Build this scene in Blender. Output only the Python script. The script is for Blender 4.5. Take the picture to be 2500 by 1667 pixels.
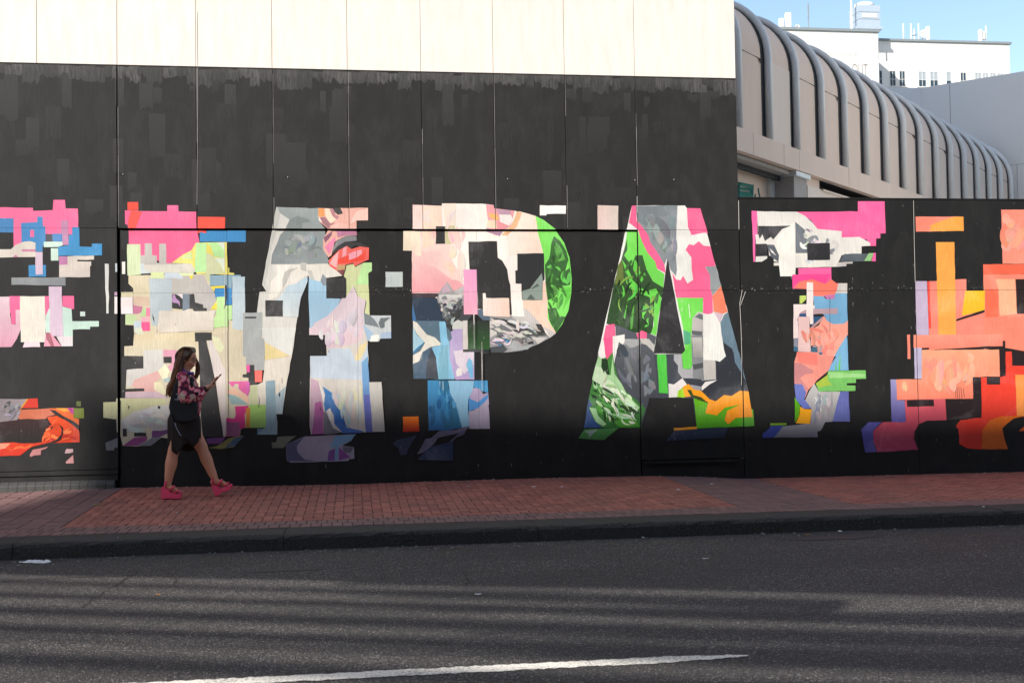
import bpy, bmesh, math, random
from mathutils import Vector, Matrix
from mathutils.geometry import tessellate_polygon
random.seed(7)
for o in list(bpy.data.objects): bpy.data.objects.remove(o)
scene = bpy.context.scene
C = scene.collection

# ---------------------------------------------------------------- camera
D, H = 15.0652, 1.45            # distance of the wall plane, eye height above the kerb
YAW, PIT, ROL = 0.13819846, 0.03137341, -0.01511617
F = 2777.78                     # focal length in pixels of the 2500 px photo (40 mm)
def cam_axes():
    f = Vector((math.sin(YAW)*math.cos(PIT), math.cos(YAW)*math.cos(PIT), math.sin(PIT)))
    r = Vector((math.cos(YAW), -math.sin(YAW), 0)); u = r.cross(f)
    c, s = math.cos(ROL), math.sin(ROL)
    return c*r + s*u, -s*r + c*u, f
CR, CU, CF = cam_axes()
CAM = Vector((0, -D, H))
cd = bpy.data.cameras.new('camera'); cam = bpy.data.objects.new('camera', cd); C.objects.link(cam)
cd.lens = 40; cd.sensor_width = 36; cd.clip_end = 2000; cd.clip_start = 0.1
cam.matrix_world = Matrix(((CR.x, CU.x, -CF.x, CAM.x), (CR.y, CU.y, -CF.y, CAM.y), (CR.z, CU.z, -CF.z, CAM.z), (0, 0, 0, 1)))
cd.dof.use_dof = True; cd.dof.focus_distance = 13.5; cd.dof.aperture_fstop = 4.5
scene.camera = cam

# ---------------------------------------------------------------- light
SUN_EL, SUN_AZ = math.radians(30), math.radians(226)
SD = Vector((math.cos(SUN_EL)*math.sin(SUN_AZ), math.cos(SUN_EL)*math.cos(SUN_AZ), math.sin(SUN_EL)))   # towards the sun
world = bpy.data.worlds.new('World'); scene.world = world; world.use_nodes = True
wn = world.node_tree.nodes; wl = world.node_tree.links
sky = wn.new('ShaderNodeTexSky'); sky.sky_type = 'NISHITA'; sky.sun_disc = False
sky.sun_elevation = SUN_EL; sky.sun_rotation = SUN_AZ
sky.altitude = 20; sky.air_density = 1.0; sky.dust_density = 1.0; sky.ozone_density = 1.0
wl.new(sky.outputs[0], wn['Background'].inputs[0]); wn['Background'].inputs[1].default_value = 0.15
sl = bpy.data.lights.new('sun', 'SUN'); sl.energy = 4.8; sl.angle = math.radians(0.53); sl.color = (1.0, 0.945, 0.865)
so = bpy.data.objects.new('sun', sl); C.objects.link(so)
so.rotation_euler = SD.to_track_quat('Z', 'Y').to_euler(); so.location = (-30, -30, 40)
vs = scene.view_settings; vs.view_transform = 'Standard'; vs.look = 'None'; vs.exposure = 0.58; vs.gamma = 1.0; vs.use_curve_mapping = False
scene.render.engine = 'CYCLES'; scene.cycles.max_bounces = 6

# ---------------------------------------------------------------- helpers
def ray(x, y): return CR*((x-1250)/F) - CU*((y-833.5)/F) + CF
def on_y(x, y, Y=0.0):
    d = ray(x, y); return CAM + d*((Y-CAM.y)/d.y)
def on_z(x, y, Z):
    d = ray(x, y); return CAM + d*((Z-CAM.z)/d.z)
def on_plane(x, y, P, n):
    d = ray(x, y); return CAM + d*((P-CAM).dot(n)/d.dot(n))
def lin(h):
    v = [int(h[i:i+2], 16)/255 for i in (0, 2, 4)]
    return tuple(c/12.92 if c <= .04045 else ((c+.055)/1.055)**2.4 for c in v)
def link(name, me, mat=None, parent=None, smooth=False):
    o = bpy.data.objects.new(name, me); C.objects.link(o)
    if mat and not me.materials: me.materials.append(mat)
    if parent: o.parent = parent
    if smooth:
        for p in me.polygons: p.use_smooth = True
    return o
def tag(o, label=None, cat=None, group=None, kind=None):
    if label: o['label'] = label
    if cat: o['category'] = cat
    if group: o['group'] = group
    if kind: o['kind'] = kind
    return o
def empty(name, label, cat, group=None):
    o = bpy.data.objects.new(name, None); C.objects.link(o); o.empty_display_size = .1
    return tag(o, label, cat, group)
class MB:
    def __init__(s): s.v = []; s.f = []
    def add(s, vs, fs):
        n = len(s.v); s.v += [tuple(v) for v in vs]; s.f += [tuple(i+n for i in f) for f in fs]; return s
    def box(s, a, b):
        x0, y0, z0 = a; x1, y1, z1 = b
        return s.add([(x0,y0,z0),(x1,y0,z0),(x1,y1,z0),(x0,y1,z0),(x0,y0,z1),(x1,y0,z1),(x1,y1,z1),(x0,y1,z1)],
                     [(0,3,2,1),(4,5,6,7),(0,1,5,4),(1,2,6,5),(2,3,7,6),(3,0,4,7)])
    def obox(s, o, ax, ay, az):      # box from a corner and three edge vectors
        o, ax, ay, az = Vector(o), Vector(ax), Vector(ay), Vector(az)
        p = [o, o+ax, o+ax+ay, o+ay]; q = [v+az for v in p]
        return s.add(p+q, [(0,3,2,1),(4,5,6,7),(0,1,5,4),(1,2,6,5),(2,3,7,6),(3,0,4,7)])
    def prism(s, pts, ext):          # polygon extruded along a vector
        n = len(pts); ext = Vector(ext); p = [Vector(v) for v in pts]
        return s.add(p+[v+ext for v in p], [tuple(range(n))[::-1], tuple(range(n, 2*n))]+[(i, (i+1) % n, n+(i+1) % n, n+i) for i in range(n)])
    def tube(s, pts, rad, seg=8, cap=True):
        pts = [Vector(p) for p in pts]; n = len(pts)
        rad = rad if hasattr(rad, '__len__') else [rad]*n
        base = len(s.v); side = None
        for i, p in enumerate(pts):
            t = (pts[min(i+1, n-1)]-pts[max(i-1, 0)]).normalized()
            if side is None:
                side = t.cross(Vector((0, 0, 1)))
                if side.length < .1: side = t.cross(Vector((0, 1, 0)))
            side = (side - t*side.dot(t)).normalized(); up = t.cross(side)
            for k in range(seg):
                a = 2*math.pi*k/seg; s.v.append(tuple(p+(side*math.cos(a)+up*math.sin(a))*rad[i]))
        for i in range(n-1):
            for k in range(seg):
                a = base+i*seg+k; b = base+i*seg+(k+1) % seg
                s.f.append((a, b, b+seg, a+seg))
        if cap:
            s.f.append(tuple(base+k for k in range(seg))[::-1]); s.f.append(tuple(base+(n-1)*seg+k for k in range(seg)))
        return s
    def ell(s, c, r, m=None, nu=16, nv=10):
        c = Vector(c); base = len(s.v); m = m or Matrix.Identity(3)
        for j in range(nv+1):
            th = math.pi*j/nv
            for i in range(nu):
                ph = 2*math.pi*i/nu
                s.v.append(tuple(c+m @ Vector((r[0]*math.sin(th)*math.cos(ph), r[1]*math.sin(th)*math.sin(ph), r[2]*math.cos(th)))))
        for j in range(nv):
            for i in range(nu):
                a = base+j*nu+i; b = base+j*nu+(i+1) % nu
                s.f.append((a, a+nu, b+nu, b))
        return s
    def mesh(s, name):
        me = bpy.data.meshes.new(name); me.from_pydata(s.v, [], s.f)
        bm = bmesh.new(); bm.from_mesh(me)
        bmesh.ops.remove_doubles(bm, verts=bm.verts, dist=1e-6)
        bmesh.ops.recalc_face_normals(bm, faces=bm.faces); bm.to_mesh(me); bm.free()
        return me
    def build(s, name, mat, parent=None, smooth=False):
        return link(name, s.mesh(name), mat, parent, smooth)
def bevel(o, w, seg=1):
    m = o.modifiers.new('bevel', 'BEVEL'); m.width = w; m.segments = seg; m.limit_method = 'ANGLE'; return o

# ---------------------------------------------------------------- materials
class NT:
    def __init__(s, name, rough=.6, spec=.4):
        s.m = bpy.data.materials.new(name); s.m.use_nodes = True
        s.n = s.m.node_tree.nodes; s.l = s.m.node_tree.links; s.b = s.n['Principled BSDF']
        s.b.inputs['Roughness'].default_value = rough; s.b.inputs['Specular IOR Level'].default_value = spec
    def node(s, t, **k):
        n = s.n.new(t)
        for a, v in k.items(): setattr(n, a, v)
        return n
    def set(s, sock, v):
        if hasattr(v, 'is_linked'): s.l.new(v, sock)
        else: sock.default_value = v
    def coords(s, scale=(1,1,1), kind='Object'):
        tc = s.node('ShaderNodeTexCoord')
        mp = s.node('ShaderNodeMapping'); s.l.new(tc.outputs[kind], mp.inputs[0]); mp.inputs['Scale'].default_value = scale
        return mp.outputs[0]
    def pos(s, scale=(1,1,1)):
        g = s.node('ShaderNodeNewGeometry')
        mp = s.node('ShaderNodeMapping'); s.l.new(g.outputs['Position'], mp.inputs[0]); mp.inputs['Scale'].default_value = scale
        return mp.outputs[0]
    def noise(s, vec, scale=5, detail=4, rough=.55, dist=0):
        n = s.node('ShaderNodeTexNoise'); s.l.new(vec, n.inputs['Vector'])
        n.inputs['Scale'].default_value = scale; n.inputs['Detail'].default_value = detail
        n.inputs['Roughness'].default_value = rough; n.inputs['Distortion'].default_value = dist
        return n.outputs[0]
    def voro(s, vec, scale=5, out='Distance', feature='F1', rnd=1):
        n = s.node('ShaderNodeTexVoronoi'); n.feature = feature; s.l.new(vec, n.inputs['Vector']); n.inputs['Scale'].default_value = scale
        n.inputs['Randomness'].default_value = rnd
        return n.outputs[out]
    def ramp(s, fac, stops, interp='LINEAR'):
        n = s.node('ShaderNodeValToRGB'); s.l.new(fac, n.inputs[0]); cr = n.color_ramp; cr.interpolation = interp
        while len(cr.elements) < len(stops): cr.elements.new(.5)
        for e, (p, c) in zip(cr.elements, stops):
            e.position = p; e.color = (c, c, c, 1) if not hasattr(c, '__len__') else (*c[:3], 1)
        return n.outputs[0]
    def mix(s, fac, a, b, mode='MIX'):
        n = s.node('ShaderNodeMix', data_type='RGBA', blend_type=mode)
        for sock, v in ((n.inputs[0], fac), (n.inputs[6], a), (n.inputs[7], b)):
            if hasattr(v, 'is_linked'): s.l.new(v, sock)
            elif hasattr(v, '__len__'): sock.default_value = (*v[:3], 1)
            else: sock.default_value = v
        return n.outputs[2]
    def math(s, op, a, b=0, clamp=False):
        n = s.node('ShaderNodeMath', operation=op, use_clamp=clamp); s.set(n.inputs[0], a); s.set(n.inputs[1], b); return n.outputs[0]
    def attr(s, name):
        n = s.node('ShaderNodeAttribute', attribute_name=name); return n.outputs['Color']
    def objrand(s):
        return s.node('ShaderNodeObjectInfo').outputs['Random']
    def color(s, c): 
        if hasattr(c, 'is_linked'): s.l.new(c, s.b.inputs['Base Color'])
        else: s.b.inputs['Base Color'].default_value = (*c[:3], 1)
        return s
    def rough(s, r): s.set(s.b.inputs['Roughness'], r); return s
    def bump(s, h, strength=.3, dist=.01):
        n = s.node('ShaderNodeBump'); n.inputs['Strength'].default_value = strength; n.inputs['Distance'].default_value = dist
        s.l.new(h, n.inputs['Height']); s.l.new(n.outputs[0], s.b.inputs['Normal']); return s
def plain(name, col, rough=.6, var=.12, scale=6, bump=0, spec=.4, metal=0, vscale=(1,1,1)):
    t = NT(name, rough, spec); p = t.pos(vscale); n = t.noise(p, scale, 5)
    t.color(t.mix(n, tuple(c*(1-var) for c in col), tuple(min(.9, c*(1+var)) for c in col)))
    if bump: t.bump(n, bump, .01)
    t.b.inputs['Metallic'].default_value = metal
    return t.m
def streaks(t):      # vertical brush and wood streaks seen on every painted board
    return t.noise(t.pos((9, 9, .7)), 7, 6, .6), t.noise(t.pos((2.2, 2.2, 1.2)), 2.2, 5, .6)
# black mural ground: rolled on in overlapping lifts, with chips of older paint
def black_paint(name, chips=.0, tone=.0195):
    t = NT(name, .62, .2); a, b = streaks(t)
    vo = t.voro(t.pos((3.2, 3.2, 1.3)), 1.3, 'Color')
    sep = t.node('ShaderNodeSeparateColor'); t.l.new(vo, sep.inputs[0])
    v = t.math('ADD', t.math('MULTIPLY', sep.outputs[0], .16), t.math('ADD', .10, t.math('ADD', t.math('MULTIPLY', a, .35), t.math('MULTIPLY', b, .8))))
    c = t.ramp(v, [(.35, (tone*.72, tone*.72, tone*.75)), (.75, (tone*1.05, tone*1.05, tone*1.06)), (1.05, (tone*1.5, tone*1.48, tone*1.46))])
    if chips:
        z = t.node('ShaderNodeSeparateXYZ'); t.l.new(t.pos(), z.inputs[0])
        band = t.math('SUBTRACT', 1, t.math('MULTIPLY', t.math('ABSOLUTE', t.math('SUBTRACT', z.outputs[2], 2.62)), 9), True)
        n1 = t.noise(t.pos((1.6, 1.6, 1)), 30, 4, .65); n2 = t.noise(t.pos((6, 6, .9)), 9, 3, .5)
        m1 = t.ramp(t.math('ADD', n1, t.math('MULTIPLY', band, .13)), [(.735, 0), (.77, 1)])
        m2 = t.ramp(n2, [(.735, 0), (.75, 1)])
        c = t.mix(t.math('MULTIPLY', t.math('MAXIMUM', m1, m2), chips), c, (.42, .40, .37))
    t.color(c); t.bump(t.math('ADD', a, t.math('MULTIPLY', b, .4)), .35, .006)
    return t.m
M = {}
M['black'] = black_paint('black_wall_paint')
M['blackboard'] = black_paint('black_board_paint', .55, .0130)
t = NT('white_wall_paint', .55, .3); a, b = streaks(t)
n = t.noise(t.pos((3, 3, .6)), 3, 6, .6)
t.color(t.ramp(n, [(.3, (.66, .61, .55)), (.6, (.735, .69, .645))])); t.bump(a, .12, .004); M['white'] = t.m
t = NT('mural_paint', .5, .35); a, b = streaks(t)
pc = t.attr('paint'); dk = t.mix(1, pc, (.80, .80, .82), 'MULTIPLY')
cl = t.noise(t.pos((1, 1, 1)), 1.6, 6, .62, .6); lt = t.mix(1, pc, (.10, .095, .10), 'ADD')
c = t.mix(t.ramp(cl, [(.38, .65), (.52, 0)]), pc, dk); c = t.mix(t.ramp(cl, [(.52, 0), (.68, .55)]), c, lt)
c = t.mix(t.ramp(a, [(.38, .5), (.55, 0)]), c, dk)
c2 = t.mix(t.ramp(t.noise(t.pos((5, 5, 1.4)), 11, 4, .6), [(.70, 0), (.735, .75)]), c, t.mix(.6, c, (.8, .78, .74)))
c3 = t.mix(t.ramp(t.noise(t.pos((7, 7, 2.2)), 8, 4, .6), [(.71, 0), (.735, .8)]), c2, (.05, .05, .05))
t.color(c3); t.bump(t.math('ADD', a, t.math('MULTIPLY', b, .4)), .4, .006); M['mural'] = t.m
t = NT('stroke_paint', .65, .3); t.color(t.mix(t.ramp(t.noise(t.pos((7, 7, 1.2)), 5, 6, .65), [(.38, 0), (.62, .85)]), t.attr('paint'), (.023, .023, .0235))); M['stroke'] = t.m
M['lit_edge_gum'] = plain('lit_edge_gum_grey', (.26, .25, .24), .8)  # one grey for the painted sunlit edges and some gum spots
M['filler'] = plain('tan_joint_filler', (.42, .34, .24), .8)
M['gap'] = plain('dark_joint', (.012, .012, .013), .9)
M['concrete'] = plain('painted_concrete', (.45, .43, .40), .8, .15, 4, .2)
# pavement
def brick_mat(name, c0, c1, use_obj=True):
    t = NT(name, .72, .35)
    r = t.objrand() if use_obj else t.attr('tint')
    n = t.noise(t.pos(), 28, 5, .6); n2 = t.noise(t.pos(), 1.7, 4, .6)
    c = t.mix(r, c0, c1); c = t.mix(t.ramp(n, [(.35, .35), (.6, 0)]), c, tuple(x*.55 for x in c0))
    c = t.mix(t.ramp(n2, [(.4, .3), (.65, 0)]), c, (.10, .075, .07))
    sp = t.ramp(t.voro(t.pos(), 55), [(.035, .8), (.05, 0)])
    c = t.mix(t.math('MULTIPLY', sp, t.ramp(t.noise(t.pos(), 9, 2), [(.58, 0), (.62, 1)])), c, (.5, .46, .42))
    t.color(c); t.bump(n, .35, .004); return t.m
for k, a0, a1 in (('red', (.28, .088, .066), (.43, .155, .112)), ('plum', (.17, .098, .095), (.24, .132, .124))):
    M['brick_'+k] = brick_mat('brick_'+k, a0, a1); M['bricks_'+k] = brick_mat('bricks_'+k, a0, a1, False)
t = NT('joint_sand', .95); n = t.noise(t.pos(), 60, 4)
t.color(t.ramp(n, [(.3, (.012, .011, .010)), (.7, (.04, .035, .030))])); M['sand'] = t.m
t = NT('kerb_stone', .85, .3); n = t.noise(t.pos(), 45, 6, .65); n2 = t.noise(t.pos((1, 4, 4)), 2.5, 5)
c = t.ramp(n, [(.3, (.013, .013, .012)), (.55, (.043, .042, .039)), (.75, (.13, .125, .115))])
t.color(t.mix(t.ramp(n2, [(.4, .6), (.65, 0)]), c, (.045, .043, .04))); t.bump(n, .6, .01); M['kerb'] = t.m
t = NT('asphalt', .78, .35)
v = t.voro(t.pos(), 105); v2 = t.voro(t.pos(), 105, 'Color'); n = t.noise(t.pos(), 140, 5, .75); n2 = t.noise(t.pos((.5, 1.2, 1)), .9, 5, .6)
sep = t.node('ShaderNodeSeparateColor'); t.l.new(v2, sep.inputs[0])
c = t.ramp(sep.outputs[0], [(.0, (.028, .027, .031)), (.45, (.070, .065, .067)), (.80, (.155, .144, .136)), (.93, (.24, .225, .21)), (.975, (.50, .47, .44))])
c = t.mix(t.ramp(v, [(.35, 0), (.7, .75)]), c, (.022, .021, .023))
c = t.mix(t.ramp(n2, [(.42, .4), (.6, 0)]), c, (.034, .032, .034))
t.color(c); t.bump(t.math('ADD', t.math('MULTIPLY', n, .7), t.math('MULTIPLY', v, -1.0)), 1.0, .014)
t.rough(t.ramp(n, [(.3, .9), (.7, .55)])); M['asphalt'] = t.m
t = NT('road_paint', .7, .3); n = t.noise(t.pos((1, 1, 1)), 55, 5, .7); n2 = t.noise(t.pos(), 3, 4)
t.color(t.mix(t.ramp(t.math('ADD', n, t.math('MULTIPLY', n2, .35)), [(.66, 0), (.78, .7)]), (.78, .74, .66), (.12, .115, .11))); t.bump(n, .6, .01); M['line'] = t.m
M['crack'] = plain('crack_filler', (.018, .017, .017), .7)
M['ground'] = plain('ground_concrete', (.20, .19, .18), .9, .15, 3)
M['bounce_ground'] = plain('pale_bounce_ground', (.50, .48, .44), .9, .12, 2)  # kept pale to reflect light upwards
M['sidewhite'] = plain('pale_side_render', (.80, .77, .72), .8, .05, 1)
M['tile'] = plain('worn_sill_tile', (.055, .054, .052), .6, .3, 14)
M['oil'] = plain('oil_stain', (.020, .019, .021), .6, .3, 9)
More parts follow.
